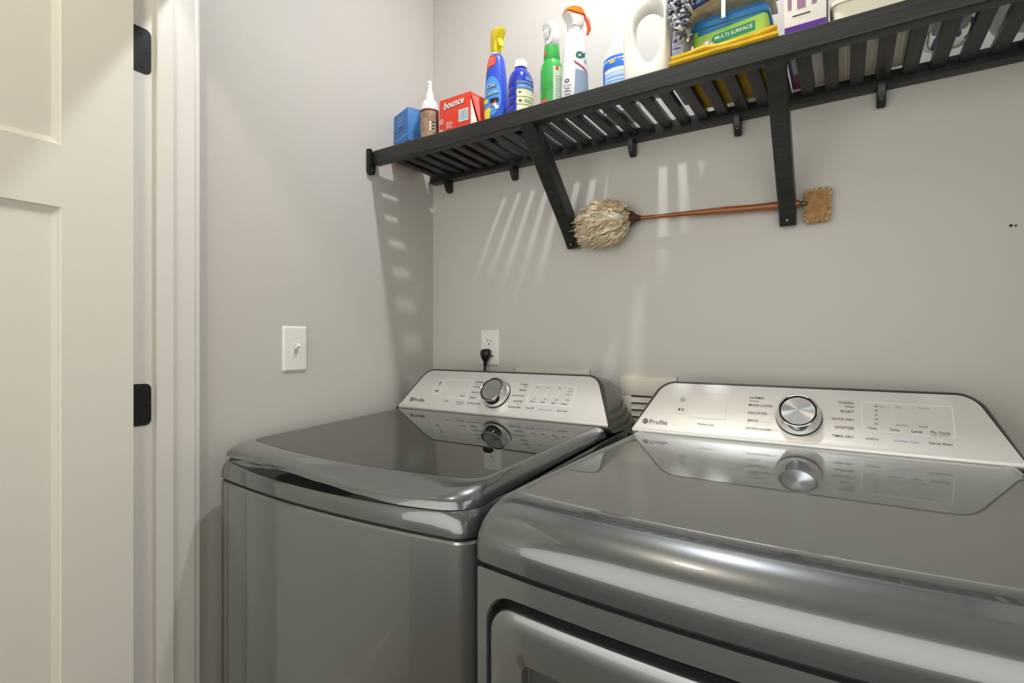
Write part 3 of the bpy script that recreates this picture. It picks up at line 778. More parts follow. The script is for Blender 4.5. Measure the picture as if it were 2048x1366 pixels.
# end bracket on the left wall
L = []
for xx in (0.0005, 0.013):
    L.append([(xx, -0.2995, 1.775), (xx, -0.2995, 1.712)] + [(xx, -0.287 + 0.0125 * math.cos(a), 1.712 + 0.0125 * math.sin(a)) for a in [PI + PI * i / 6 for i in range(1, 7)]] + [(xx, -0.2745, 1.730), (xx, -0.262, 1.742), (xx, -0.2745, 1.752), (xx, -0.2885, 1.775)])
v_, f_ = ring_loft(L, True, True, True)
eb = mesh('end_bracket', v_, f_, M_BLACKPLASTIC, sh, smooth=30)
tube('screw', [(0.0125, -0.287, 1.712), (0.0148, -0.287, 1.712)], 0.003, M_STEELSCREW, eb, 10)

# ------------------------------------------------------------------ wall plates
def wall_plate(parent, Pm, w_, h_, d_):
    """bevelled plate; Pm(u, v, n) maps to the wall"""
    L = []
    for ins, n in ((0, 0.0), (0, 0.0018), (0.0012, 0.0034), (0.0045, d_), (0.012, d_ + 0.0004)):
        L.append([Pm(*p, n) for p in rrect(0, 0, w_ / 2 - ins, h_ / 2 - ins, max(0.0006, 0.0035 - ins * .25), n=4, m=2)])
    v_, f_ = ring_loft(L, True, True, True)
    return mesh('plate', v_, f_, M_PLATE, parent, smooth=30)
sw = empty('light_switch', (0.0, -0.5395, 1.181), 'white toggle light switch on the left wall', 'light switch')
PS = lambda u, v_, n: Vector((n, -0.5395 + u, 1.181 + v_))
wall_plate(sw, PS, 0.0705, 0.1165, 0.0058)
bm = bmesh.new(); bm_box(bm, 0.0061, 0.0068, -0.0055, 0.0055, -0.0125, 0.0125, M=Matrix.Translation((0, -0.5395, 1.181)))
bm_obj('toggle_slot', bm, mat('ivory', s2l(214, 204, 184), 0.4), sw)
bm = bmesh.new(); bm_box(bm, 0.0, 0.017, -0.0042, 0.0042, -0.0045, 0.0045, bevel=0.0012, M=Matrix.Translation((0.006, -0.5395, 1.1835)) @ Matrix.Rotation(math.radians(-28), 4, 'Y'))
bm_obj('toggle', bm, M_PLATE, sw, smooth=30)
for dz in (0.030, -0.030): tube('screw', [(0.0058, -0.5395, 1.181 + dz), (0.0074, -0.5395, 1.181 + dz)], 0.0026, M_PLATE, sw, 12)

ot = empty('wall_outlet', (0.243, 0.0, 1.180), 'white duplex outlet plate on the back wall with a black plug', 'outlet')
PO = lambda u, v_, n: Vector((0.243 + u, -n, 1.180 + v_))
wall_plate(ot, PO, 0.0715, 0.1135, 0.0058)
for s_, dz in (('upper', 0.0195), ('lower', -0.0195)):
    L = [[PO(p[0], p[1] + dz, n) for p in rrect(0, 0, 0.0172, 0.0142, 0.009, n=6, m=2)] for n in (0.0060, 0.0076, 0.0082)]
    L[2] = [PO(p[0], p[1] + dz, 0.0082) for p in rrect(0, 0, 0.0166, 0.0136, 0.0085, n=6, m=2)]
    v_, f_ = ring_loft(L, True, False, True)
    rc = mesh('receptacle', v_, f_, M_PLATE, ot, smooth=30)
    pr = Print(lambda u, v2: PO(u, v2 + dz, 0.0085))
    pr.rect(-0.0072, -0.0054, -0.001, 0.0075); pr.rect(0.0054, 0.0070, 0.0, 0.0068); pr.disc(0, -0.0075, 0.0026)
    pr.build('slots', M_SLOT, rc, kind='stuff')
tube('screw', [(0.243, -0.0058, 1.180), (0.243, -0.0076, 1.180)], 0.0026, M_PLATE, ot, 10)
tube('screw', [(0.243, -0.0060, 1.2262), (0.243, -0.0066, 1.2262)], 0.0016, mat('dim_grey', (.4, .4, .4), .5), ot, 8)
# plug with its cord going down behind the washer
pg = empty('power_plug', (0.240, -0.009, 1.160), 'black angled power plug with cord in the lower outlet socket', 'plug')
L = []
for z, wx, y0, y1 in ((1.1765, 0.006, -0.0125, -0.022), (1.175, 0.0125, -0.0095, -0.0275), (1.170, 0.0165, -0.0088, -0.031), (1.160, 0.0168, -0.0088, -0.032), (1.148, 0.0135, -0.010, -0.030), (1.140, 0.0095, -0.013, -0.027), (1.137, 0.0075, -0.0145, -0.0255)):
    cxp, cyp, hy = 0.240 - (1.1765 - z) * 0.06, (y0 + y1) / 2, (y0 - y1) / 2
    L.append([(cxp + wx * math.copysign(abs(math.cos(a)) ** 0.6, math.cos(a)), cyp + hy * math.copysign(abs(math.sin(a)) ** 0.6, math.sin(a)), z) for a in [2 * PI * j / 20 for j in range(20)]])
v_, f_ = ring_loft(L, True, True, True)
mesh('plug_body', v_, f_, M_BLACKPLASTIC, pg, smooth=45)
tube('strain_relief', [(0.2376, -0.020, 1.138), (0.2374, -0.0202, 1.130), (0.237, -0.0205, 1.122)], [0.0072, 0.0062, 0.005], M_BLACKPLASTIC, pg, 12)
tube('cord', catmull([(0.237, -0.0205, 1.124), (0.236, -0.021, 1.09), (0.240, -0.022, 1.02), (0.26, -0.024, 0.90), (0.30, -0.03, 0.70), (0.36, -0.03, 0.5)]), 0.0043, M_BLACKPLASTIC, pg, 10)
box('prong', 0.239, 0.242, -0.012, -0.006, 1.158, 1.166, M_STEELSCREW, pg)
tube('plug_tab', [(0.247, -0.012, 1.1525), (0.262, -0.011, 1.1535)], [0.004, 0.0022], mat('grey_rubber', (.1, .11, .11), .6), pg, 8)

# recessed utility boxes behind the machines
ub = empty('supply_box', (0.469, 0.0, 1.0), 'cream washer supply box frame on the back wall behind the washer', 'utility box')
M_CREAM = mat('cream_plastic', s2l(228, 222, 210), 0.45)
bm = bmesh.new()
bm_box(bm, 0.346, 0.593, -0.010, -0.0005, 1.092, 1.1185, 0.003); bm_box(bm, 0.346, 0.372, -0.010, -0.0005, 0.90, 1.092, 0.003); bm_box(bm, 0.567, 0.593, -0.010, -0.0005, 0.90, 1.092, 0.003); bm_box(bm, 0.372, 0.567, -0.010, -0.0005, 0.90, 0.926, 0.003)
bm_obj('frame', bm, M_CREAM, ub, smooth=30)
box('back_plate', 0.372, 0.567, -0.004, -0.0005, 0.926, 1.092, M_CREAM, ub)
vb = empty('dryer_vent_cover', (0.76, 0.0, 1.0), 'cream louvred vent cover on the back wall between the consoles', 'vent cover')
bm = bmesh.new()
bm_box(bm, 0.685, 0.838, -0.009, -0.0005, 1.054, 1.1065, 0.003); bm_box(bm, 0.685, 0.716, -0.009, -0.0005, 0.90, 1.054, 0.003); bm_box(bm, 0.808, 0.838, -0.009, -0.0005, 0.90, 1.054, 0.003); bm_box(bm, 0.716, 0.808, -0.009, -0.0005, 0.90, 0.92, 0.003)
bm_obj('frame', bm, M_CREAM, vb, smooth=30)
box('vent_back', 0.716, 0.808, -0.002, -0.0005, 0.92, 1.054, M_SLOT, vb)
for i in range(7):
    z = 1.050 - i * 0.0185
    v_ = [(x, y, zz) for x in (0.716, 0.808) for (y, zz) in ((-0.003, z), (-0.0055, z - 0.001), (-0.0095, z - 0.0145), (-0.007, z - 0.0150))]
    f_ = [(0, 1, 2, 3), (7, 6, 5, 4)] + [(q, (q + 1) % 4, 4 + (q + 1) % 4, 4 + q) for q in range(4)]
    mesh('louvre', v_, f_, M_CREAM, vb)

# ------------------------------------------------------------------ lambswool duster behind the brackets
du = empty('wool_duster', (0.9, -0.03, 1.52), 'lambswool duster with varnished wooden handle held behind the shelf brackets', 'duster')
M_HANDLE = mat('varnished_wood', s2l(168, 96, 40), 0.3, coat=0.5, noise=((8, 220, 220), s2l(120, 60, 24), 0.35, 0.7))
HY = -0.024
hp = [(0.746, 1.5285, 0.0050), (0.80, 1.5265, 0.0052), (0.86, 1.5245, 0.0062), (0.92, 1.5215, 0.0080), (0.965, 1.5195, 0.0092), (1.00, 1.518, 0.0086), (1.035, 1.5165, 0.0086), (1.075, 1.5150, 0.0098), (1.10, 1.514, 0.0095), (1.118, 1.5133, 0.0082), (1.1205, 1.5132, 0.0062)]
pts = catmull([(a, HY, b) for a, b, c in hp], 4); rad = [lin(p.x, [(a, c) for a, b, c in hp]) for p in pts]
tube('handle', pts, rad, M_HANDLE, du, 14)
tube('collar', [(0.716, HY - .004, 1.5305), (0.728, HY - .003, 1.5298), (0.737, HY - .001, 1.529), (0.7485, HY, 1.5285)], [0.0215, 0.0175, 0.0095, 0.0068], mat('brown_leather', s2l(78, 42, 32), 0.45), du, 20)
# wool: several hundred wavy locks growing from a core towards the left and outwards
rng = random.Random(11)
WV, WF = [], []
def lock(pts, r0, n=4):
    m = len(pts); rad_ = [r0 * (0.75 + 0.5 * math.sin(PI * min(1, i / (m - 1) * 1.2))) * (1 - 0.85 * (i / (m - 1)) ** 2.5) for i in range(m)]
    L = tube_loops(pts, rad_, n)
    v_, f_ = ring_loft(L, True, True, True); b = len(WV)
    WV.extend(v_); WF.extend(tuple(q + b for q in p) for p in f_)
def wool_env(sv): return 0.050 * max(0.0, math.sin(PI * min(1.0, sv * 0.80 + 0.10))) ** 0.55
for i in range(980):
    layer = rng.choice((0.55, 0.8, 1.0, 1.0)); a = rng.uniform(0, 2 * PI); s0 = rng.uniform(-0.02, 0.68); ls = rng.uniform(0.26, 0.46)
    ph, am = rng.uniform(0, 6.28), rng.uniform(0.0016, 0.0042); tw_ = rng.gauss(0, .35); lift = (rng.uniform(0.0, 0.012) if rng.random() < .7 else rng.uniform(.010, .024)) * layer
    fq = rng.uniform(9, 16)
    pts = []
    for q in range(10):
        f_ = q / 9; sv = max(0.0, s0 + ls * f_); aa = a + tw_ * f_ + am * 6 * math.sin(ph + fq * f_)
        R_ = wool_env(sv) * layer + lift * f_ + am * math.cos(ph * 1.3 + fq * f_)
        if s0 < .02: R_ = max(R_ * min(1, f_ * 1.6 + .25), .012 * (1 - f_))
        pp = Vector((0.724 - 0.150 * sv + am * math.sin(ph + fq * 1.1 * f_), -0.046 - 0.85 * R_ * math.sin(aa), 1.5275 - 0.010 * sv + R_ * math.cos(aa) - 0.006 * f_ * f_))
        if pp.y > -0.004: pp.y = -0.004 - rng.random() * 0.002
        if pp.x < 0.571 and pp.y > -0.064: pp.x = 0.571 + rng.random() * 0.004
        pts.append(pp)
    lock(pts, rng.uniform(0.0019, 0.0040), 5)
M_WOOL = mat_island('wool', [s2l(226, 210, 182), s2l(212, 192, 158), s2l(196, 172, 136), s2l(236, 226, 206), s2l(184, 156, 116), s2l(220, 202, 170)])
core = tube('wool_core', [(0.724, -0.032, 1.528), (0.70, -0.040, 1.527), (0.66, -0.045, 1.523), (0.61, -0.045, 1.52), (0.582, -0.04, 1.52)], [0.010, 0.018, 0.026, 0.024, 0.010], mat('wool_dark', s2l(140, 112, 78), 0.95), du, 16)
me = bpy.data.meshes.new('wool_locks'); me.from_pydata([tuple(p) for p in WV], [], WF); me.update()
mobj('wool_locks', me, M_WOOL, du, smooth='all', kind='stuff')

# sheepskin pad hanging at the end of the handle
pd = empty('sheepskin_pad', (1.152, -0.008, 1.506), 'small rectangular sheepskin pad on the wall at the end of the duster handle', 'duster pad')
PC = Vector((1.1525, -0.014, 1.5065)); hx, hz = 0.0245, 0.036
L = []
for ins, y in ((0.004, -0.003), (0.0, -0.008), (0.0, -0.018), (0.004, -0.0235), (0.012, -0.0255)):
    L.append([(PC.x + p[0] + p[1] * 0.03, y, PC.z + p[1]) for p in rrect(0, 0, hx - ins, hz - ins, 0.008, 5, 4)])
v_, f_ = ring_loft(L, True, True, True)
mesh('suede_back', v_, f_, mat('suede', s2l(178, 138, 92), 0.95, noise=((90, 90, 90), s2l(152, 112, 72), 0.35, 0.65), sheen=0.4), pd, smooth=50)
WV, WF = [], []
edge = rrect(0, 0, hx - 0.002, hz - 0.002, 0.007, 6, 14)
for i in range(900):
    p = edge[rng.randrange(len(edge))]; k = rng.uniform(0.86, 1.0)
    b = Vector((PC.x + p[0] * k + p[1] * 0.03, rng.uniform(-0.024, -0.006), PC.z + p[1] * k))
    d = Vector((p[0] / hx, rng.gauss(-0.25, 0.5), p[1] / hz)) + Vector((rng.gauss(0, .35), 0, rng.gauss(0, .35))); d.normalize()
    ln = rng.uniform(0.0045, 0.0095); c_ = Vector((rng.gauss(0, .0012), rng.gauss(0, .0012), rng.gauss(0, .0012)))
    q = [b, b + d * ln * .5 + c_, b + d * ln]
    for z in q: z.y = min(z.y, -0.002)
    lock(q, rng.uniform(0.0009, 0.0017), 3)
me = bpy.data.meshes.new('fleece'); me.from_pydata([tuple(p) for p in WV], [], WF); me.update()
mobj('fleece', me, mat_island('fleece', [s2l(222, 196, 140), s2l(208, 178, 118), s2l(190, 156, 98), s2l(230, 208, 160)]), pd, smooth='all', kind='stuff')
tube('hanging_loop', catmull([(1.119, -0.024, 1.5135), (1.126, -0.029, 1.5165), (1.133, -0.029, 1.512), (1.127, -0.029, 1.507), (1.119, -0.024, 1.512)], 5), 0.0013, mat('cord_dark', s2l(70, 60, 40), 0.8), du, 6)

# ------------------------------------------------------------------ things on the shelf
ZS = 1.7647                       # top of the slats
def push(root, dy):
    """slide a finished thing along the shelf depth, keeping its base on the slats"""
    bpy.context.view_layer.update()
    P = [o for o in root.children_recursive if o.type == 'MESH']
    vs_ = [v.co for o in P for v in o.data.vertices]
    xc = (min(v.x for v in vs_) + max(v.x for v in vs_)) / 2; yc_ = min(v.y for v in vs_); zt = max(v.z for v in vs_)
    s = (1.37 + yc_ + dy) / (1.37 + yc_); dx = (xc - 1.205) * (s - 1)
    k = (1.2 + (zt - 1.2) * s - ZS) / (zt - ZS); kx = s
    for o in P:
        for v in o.data.vertices: v.co = Vector((xc + (v.co.x - xc) * kx + dx, v.co.y + dy, ZS + (v.co.z - ZS) * k))
    root.location.x += dx; root.location.y += dy
    for o in P:
        if o.parent == root: o.matrix_parent_inverse = Matrix.Translation(-Vector(root.location))
def rotbox(name, C0, ang, lx, ly, z0, z1, m, parent, bevel=0.0015):
    """box whose corner C0 stands at (x, y); sides run along the heading"""
    M = Matrix.Translation((C0[0], C0[1], 0)) @ Matrix.Rotation(math.radians(ang), 4, 'Z')
    return box(name, 0, lx, 0, ly, z0, z1, m, parent, bevel=bevel, M=M), M

P_WHITE = mat('hdpe_white', s2l(238, 238, 236), 0.35)
P_RED = mat('carton_red', s2l(226, 66, 42), 0.42)
P_BLUE = mat('carton_blue', s2l(62, 122, 190), 0.42)
P_NAVY = mat('carton_navy', s2l(34, 62, 120), 0.42)
K_WHITE = mat('print_white', s2l(245, 244, 240), 0.45)
K_BLACK = mat('print_black', s2l(28, 28, 34), 0.45)
K_YELL = mat('print_yellow', s2l(240, 214, 70), 0.45)
K_ORNG = mat('print_orange', s2l(232, 104, 40), 0.45)
K_RED = mat('print_red', s2l(216, 60, 44), 0.45)
K_SKY = mat('print_sky', s2l(92, 158, 220), 0.45)
K_GREEN = mat('print_green', s2l(20, 116, 90), 0.45)
K_GREY = mat('print_grey', s2l(150, 156, 164), 0.45)

# flat red carton under the blue one
fc = empty('flat_carton', (0.12, -0.19, ZS), 'flat red and white carton lying on the slats under the blue carton', 'carton')
box('carton_body', 0.012, 0.105, -0.200, -0.075, ZS, 1.8150, P_RED, fc, bevel=0.0015)
box('carton_end', 0.013, 0.104, -0.0745, -0.0705, ZS + .001, 1.814, K_WHITE, fc)

# small blue carton
bc = empty('blue_carton', (0.10, -0.20, 1.803), 'small blue carton standing at the left end of the shelf', 'carton')
cc = (0.1345, -0.262)
Mz = Matrix.Translation((cc[0], cc[1], 0)) @ Matrix.Rotation(math.radians(-20), 4, 'Z')
o = box('carton_body', -0.094, 0, 0, 0.072, 1.8025, 1.8845, P_BLUE, bc, bevel=0.0012, M=Mz)
pr = Print(lambda u, v: Mz @ Vector((u, -0.0006, v))); pr.rect(-.092, -.002, 1.816, 1.821); pr.rect(-.070, -.030, 1.850, 1.854); pr.rect(-.066, -.024, 1.858, 1.862); pr.rect(-.060, -.028, 1.8665, 1.870)
pr.build('printed_text', K_SKY, bc, kind='stuff')
pr = Print(lambda u, v: Mz @ Vector((u, -0.0006, v))); pr.rect(-.086, -.010, 1.8365, 1.8375); pr.rect(-.080, -.012, 1.8755, 1.8762); pr.rect(-.058, -.034, 1.842, 1.846)
pr.build('printed_lines', P_NAVY, bc, kind='stuff')
pr = Print(lambda u, v: Mz @ Vector((0.0006, u, v)))
for k in range(9): pr.rect(.008, .060 - (k % 3) * .006, 1.871 - k * .005, 1.8733 - k * .005)
pr.build('side_text', K_SKY, bc, kind='stuff')
pr = Print(lambda u, v: Mz @ Vector((u, v, 1.8019))); pr.rect(-.092, -.002, .002, .070); pr.build('printed_base', P_NAVY, bc)
pr = Print(lambda u, v: Mz @ Vector((u, v, 1.8013))); pr.disc(-.018, .020, .016, ry=.011); pr.build('printed_picture', K_ORNG, bc)

push(bc, .046)

# pump spray bottle with brown label
sb = empty('pump_spray_bottle', (0.1885, -0.228, ZS), 'white pump spray bottle with brown label next to the blue carton', 'bottle')
b = Loft(0.1885, -0.228, [(ZS, .0235, .0235), (ZS + .002, .0262, .0262), (1.868, .0268, .0268), (1.880, .0264, .0264), (1.889, .0248, .0248), (1.896, .0220, .0220), (1.902, .0175, .0175), (1.9055, .0125, .0125), (1.908, .0105, .0105)])
b.build('bottle_body', P_WHITE, sb)
lb = b.printer(-60, .0268, .0004); lb.rect(-.062, .062, 1.772, 1.869, 36, 2); lb.build('label', mat('label_brown', s2l(150, 116, 92), 0.5, noise=((60, 60, 90), s2l(176, 150, 128), .35, .65)), sb)
lb = b.printer(-60, .0268, .0008); lb.rect(-.062, .062, 1.869, 1.8745, 36, 1); lb.rect(-.062, .062, 1.7725, 1.7735, 36, 1); lb.rect(.026, .0305, 1.7735, 1.869, 3, 2); lb.rect(-.030, -.004, 1.7745, 1.786, 6, 2); lb.build('label_band', mat('label_maroon', s2l(104, 44, 48), .5), sb)
lb = b.printer(-60, .0268, .0008)
lb.text('Furniture', -.020, .004, 1.861, shear=.3); lb.text('Polish', -.012, .004, 1.853, shear=.3)
for k in range(11): lb.rect(-.022, .002 - (k % 4) * .003, 1.8455 - k * .0052, 1.8470 - k * .0052)
lb.build('printed_text', mat('print_taupe', s2l(108, 84, 70), .5), sb, kind='stuff')
lb = b.printer(-60, .0268, .0008)
for k in range(3): lb.disc(.0065, 1.838 - k * .0085, .0026); lb.rect(.0035, .0215, 1.8335 - k * .0085, 1.8345 - k * .0085, 4, 1)
lb.text('R', -.027, -.010, 1.780)
lb.build('printed_icons', K_WHITE, sb, kind='stuff')
lb = b.printer(-60, .0268, .0009)
for k in range(3): lb.disc(.0150, 1.838 - k * .0085, .0046, ry=.0030)
lb.build('printed_leaves', mat('print_dkgreen', s2l(30, 84, 58), .5), sb, kind='stuff')
Loft(0.1885, -0.228, [(1.9065, .0128, .0128), (1.9235, .0122, .0122), (1.9245, .0085, .0085), (1.930, .0078, .0078), (1.945, .0066, .0066), (1.9475, .0078, .0078), (1.953, .0076, .0076), (1.9555, .0055, .0055)], n=22).build('pump', P_WHITE, sb)
tube('nozzle', [(0.1905, -0.2335, 1.950), (0.1925, -0.2385, 1.9495)], .0022, P_WHITE, sb, 8)

push(sb, .036)

# dryer sheet carton: front, printed name, flap standing off on the right
dc = empty('dryer_sheet_carton', (0.286, -0.17, ZS), 'red dryer sheet carton with white lettering and a bulging side flap', 'carton')
box('carton_body', 0.2315, 0.3415, -0.236, -0.080, ZS, 1.8855, P_RED, dc, bevel=0.0012)
fr = lambda n: (lambda u, v: Vector((u, -0.236 - n, v)))
pr = Print(fr(.0010)); pr.text('bounce', .248, .320, 1.8695, shear=.25, bold=.022, rot=.05); pr.rect(.302, .3365, 1.818, 1.8475)
pr.text('BIN', .2345, .2465, 1.8085); pr.rect(.2345, .2465, 1.7995, 1.8045); pr.ring(.2405, 1.8305, .0052, .0066); pr.text('RR', .2370, .2440, 1.8305)
for k in range(4): pr.rect(.256, .282 - (k % 2) * .006, 1.811 + k * .0042, 1.8122 + k * .0042)
pr.build('printed_name', K_WHITE, dc, kind='stuff', label='white lettering')
pr = Print(fr(.0006)); pr.text('bounce', .2495, .3215, 1.8682, shear=.25, bold=.035, rot=.05); pr.build('name_shadow', mat('print_shadow', s2l(120, 70, 90), .5), dc, kind='stuff')
pr = Print(fr(.0014)); u = .3045; k = 0
while u < .334:
    wv = (.0012, .0022, .0009, .0017, .0026)[k % 5]; pr.rect(u, u + wv, 1.8205, 1.8455); u += wv + (.0016, .0010, .0020)[k % 3]; k += 1
pr.build('bar_code', mat('print_teal', s2l(120, 168, 184), .5), dc, kind='stuff')
pr = Print(fr(.0006)); pr.rect(.2325, .3405, 1.7925, 1.7932); pr.build('fold_line', mat('fold_dark', s2l(150, 36, 26), .6), dc)
fl = [];
for i, (dx, z) in enumerate([(0.0, 1.8850), (.003, 1.8700), (.010, 1.8500), (.018, 1.8250), (.027, 1.8000), (.034, 1.7760)]):
    fl.append([(0.3425 + dx, -0.2345 + .002 * i, z), (0.3425 + dx + .010, -0.16, z), (0.3425 + dx * .85, -0.085, z)])
v_, f_ = ring_loft(fl, closed=False)
o = mesh('side_flap', v_, f_, P_RED, dc, smooth=True)
md = o.modifiers.new('thick', 'SOLIDIFY'); md.thickness = 0.0012
v_ = [(0.342, -0.2342, 1.868), (0.342, -0.2342, ZS + .001), (0.376, -0.2300, ZS + .001)]
v_ += [(a, b_ + .001, c_) for a, b_, c_ in v_]
mesh('inner_flap', v_, [(0, 1, 2), (5, 4, 3), (0, 1, 4, 3), (1, 2, 5, 4), (2, 0, 3, 5)], K_WHITE, dc)

push(dc, .032)

def trigger_head(parent, C0, head, prof, lever, half, m_body, m_top, m_lever, split):
    """trigger sprayer: side profile extruded across, top shell in its own colour, curved lever"""
    a = math.radians(head); F = Vector((math.cos(a), math.sin(a), 0)); S_ = Vector((-math.sin(a), math.cos(a), 0)); C0 = Vector(C0)
    def ext(name, P, hw, m):
        L = []
        for s, k in ((-1, .78), (-.82, .94), (-.4, 1.0), (.4, 1.0), (.82, .94), (1, .78)):
            cu = sum(p[0] for p in P) / len(P); cz = sum(p[1] for p in P) / len(P)
            L.append([C0 + F * (cu + (p[0] - cu) * k) + S_ * hw * s + Vector((0, 0, cz + (p[1] - cz) * k)) for p in P])
        v_, f_ = ring_loft(L, True, True, True)
        return mesh(name, v_, f_, m, parent, smooth=40)
    ext('trigger_housing', prof, half, m_body)
    if split: ext('top_shell', split, half * 1.06, m_top)
    if lever: ext('trigger', lever, half * .55, m_lever)

# stain remover spray, blue bottle with yellow trigger
ox = empty('stain_remover_spray', (0.404, -0.20, ZS), 'blue stain remover spray bottle with yellow trigger head', 'spray bottle')
b = Loft(0.404, -0.20, [(ZS, .030, .021), (ZS + .003, .0335, .0235), (1.80, .0345, .024), (1.86, .0335, .0235), (1.92, .029, .0225), (1.962, .0235, .020), (1.976, .0195, .018), (1.9815, .014, .014)], e=2.3, head=12)
b.build('bottle_body', mat('oxi_blue', s2l(52, 84, 200), 0.28), ox)
lb = b.printer(-96, .031, .0004); lb.disc(.004, 1.868, .027, 28, ry=.052); lb.build('label_swirl', mat('label_azure', s2l(74, 150, 226), .35), ox)
lb = b.printer(-92, .028, .0006); lb.poly([(-.030, 1.9745), (.010, 1.9745), (.016, 1.966), (.012, 1.950), (-.006, 1.944), (-.030, 1.925)]); lb.build('label_corner', mat('label_orange', s2l(226, 74, 40), .4), ox)
lb = b.printer(-88, .031, .0012); lb.text('OXI', -.0125, .0135, 1.8925, shear=.12, bold=.03, rot=.12); lb.text('CLEAN', -.0155, .0215, 1.8735, shear=.12, bold=.03, rot=.12); lb.rect(-.003, .020, 1.849, 1.8605, 6, 1); lb.build('printed_shadow', K_BLACK, ox, kind='stuff')
lb = b.printer(-88, .031, .0020); lb.text('OXI', -.012, .012, 1.894, shear=.12, rot=.12); lb.text('CLEAN', -.015, .020, 1.8745, shear=.12, rot=.12)
lb.disc(.021, 1.803, .0045); lb.disc(.015, 1.836, .0050); lb.disc(.010, 1.843, .0042)
for k in range(3): lb.text('MAX FORCE'[0:9], -.014, .006, 1.966 - k * .0075)
lb.build('printed_name', K_WHITE, ox, kind='stuff')
lb = b.printer(-96, .031, .0016); lb.rect(-.022, -.004, 1.850, 1.8605, 4, 1); lb.poly([(-.014, 1.838), (-.008, 1.834), (-.002, 1.838), (.006, 1.832), (.002, 1.823), (.003, 1.797), (-.015, 1.792), (-.014, 1.818), (-.019, 1.820)]); lb.build('printed_shirt', K_YELL, ox, kind='stuff')
lb = b.printer(-96, .031, .0016); lb.poly([(.003, 1.840), (.012, 1.848), (.017, 1.856), (.018, 1.846), (.010, 1.838)]); lb.build('printed_splash', K_RED, ox, kind='stuff')
Loft(0.404, -0.20, [(1.9805, .0155, .0155), (1.985, .0155, .0155), (1.9855, .014, .014)], n=24).build('collar', mat('pale_plastic', s2l(214, 214, 206), .4), ox)
YL = mat('trigger_yellow', s2l(238, 214, 40), .35)
trigger_head(ox, (0.404, -0.20, 0), -28, [(-.0135, 1.9855), (.0135, 1.9855), (.0145, 2.004), (.020, 2.020), (.034, 2.033), (.036, 2.040), (.010, 2.050), (-.012, 2.052), (-.0165, 2.040), (-.0165, 2.010)], [(.018, 2.020), (.023, 2.018), (.026, 2.006), (.031, 1.994), (.028, 1.993), (.021, 2.005)], .0125, YL, YL, YL, None)

push(ox, .020)

# round blue bottle with white cap
bb = empty('blue_bottle', (0.441, -0.135, ZS), 'ribbed blue bottle with white screw cap behind the stain remover', 'bottle')
prof = [(ZS, .031, .031), (ZS + .003, .0345, .0345)]
for zc in (1.800, 1.830, 1.860, 1.890): prof += [(zc - .010, .0352, .0352), (zc - .0022, .0350, .0350), (zc, .0332, .0332), (zc + .0022, .0350, .0350)]
prof += [(1.905, .0350, .0350), (1.925, .0325, .0325), (1.940, .0275, .0275), (1.952, .0190, .0190), (1.9575, .0142, .0142), (1.962, .0138, .0138)]
b = Loft(0.441, -0.135, prof, n=32)
b.build('bottle_body', mat('blue_liquid_plastic', s2l(34, 54, 178), 0.2, coat=.4), bb)
lb = b.printer(-30, .035, .0008); lb.rect(-.028, .030, 1.803, 1.878, 16, 10); lb.build('label', mat('label_cream', s2l(226, 226, 190), .5), bb)
lb = b.printer(-30, .035, .0012); lb.rect(-.028, .030, 1.878, 1.902, 16, 4); lb.rect(-.004, .030, 1.905, 1.918, 8, 2); lb.build('label_top', mat('label_steel', s2l(98, 132, 196), .5), bb)
lb = b.printer(-30, .035, .0013)
for z in (1.802, 1.826, 1.851, 1.876): lb.rect(-.028, .030, z, z + .0016, 16, 1)
lb.disc(-.018, 1.838, .005, ry=.0038); lb.disc(-.019, 1.865, .0035, ry=.0035)
for k in range(3): lb.rect(-.008, .022 - k * .004, 1.834 + k * .004, 1.8352 + k * .004, 6, 1)
lb.build('printed_text', mat('print_olive', s2l(96, 100, 60), .5), bb, kind='stuff')
Loft(0.441, -0.135, [(1.9605, .0172, .0172), (1.966, .0172, .0172), (1.967, .0165, .0165), (1.982, .0162, .0162), (1.984, .0145, .0145)], n=28).build('cap', P_WHITE, bb)

push(bb, -.060)

# green spray bottle, white trigger
gs = empty('green_spray_bottle', (0.556, -0.165, ZS), 'green cleaner spray bottle with white trigger head', 'spray bottle')
b = Loft(0.556, -0.165, [(ZS, .027, .022), (ZS + .003, .0305, .0245), (1.90, .030, .0245), (1.915, .0265, .0225), (1.923, .0215, .0205), (1.925, .0208, .020), (1.927, .0215, .0208), (1.950, .0205, .020), (1.9655, .0195, .0192)], head=10, e=2.2)
b.build('bottle_body', mat('green_plastic', s2l(58, 172, 78), 0.25, coat=.3), gs)
lb = b.printer(-100, .028, .0006); lb.poly([(-.024, 1.764), (-.002, 1.764), (.006, 1.812), (-.014, 1.806), (-.024, 1.800)]); lb.build('red_patch', mat('label_coral', s2l(232, 86, 70), .45), gs)
lb = b.printer(-112, .0215, .0006); lb.poly([(-.009, 1.936), (.003, 1.936), (.006, 1.946), (-.009, 1.946)]); lb.build('neck_patch', MATS['label_coral'], gs)
lb = b.printer(-22, .028, .0006); lb.rect(-.018, .018, 1.776, 1.900, 10, 8); lb.build('back_label', mat('label_pale_green', s2l(186, 206, 180), .45), gs)
lb = b.printer(-22, .028, .0010)
for k in range(12): lb.rect(-.012, .012 - (k % 3) * .004, 1.870 - k * .007, 1.8725 - k * .007, 4, 1)
lb.build('back_text', K_GREY, gs, kind='stuff')
lb = b.printer(-30, .028, .0010); lb.disc(-.004, 1.894, .0040, ry=.0062); lb.build('back_mark', K_RED, gs)
Loft(0.556, -0.165, [(1.9655, .0185, .0185), (1.970, .0185, .0185), (1.9715, .0160, .0160)], n=24).build('collar', mat('mauve_grey', s2l(160, 154, 160), .5), gs)
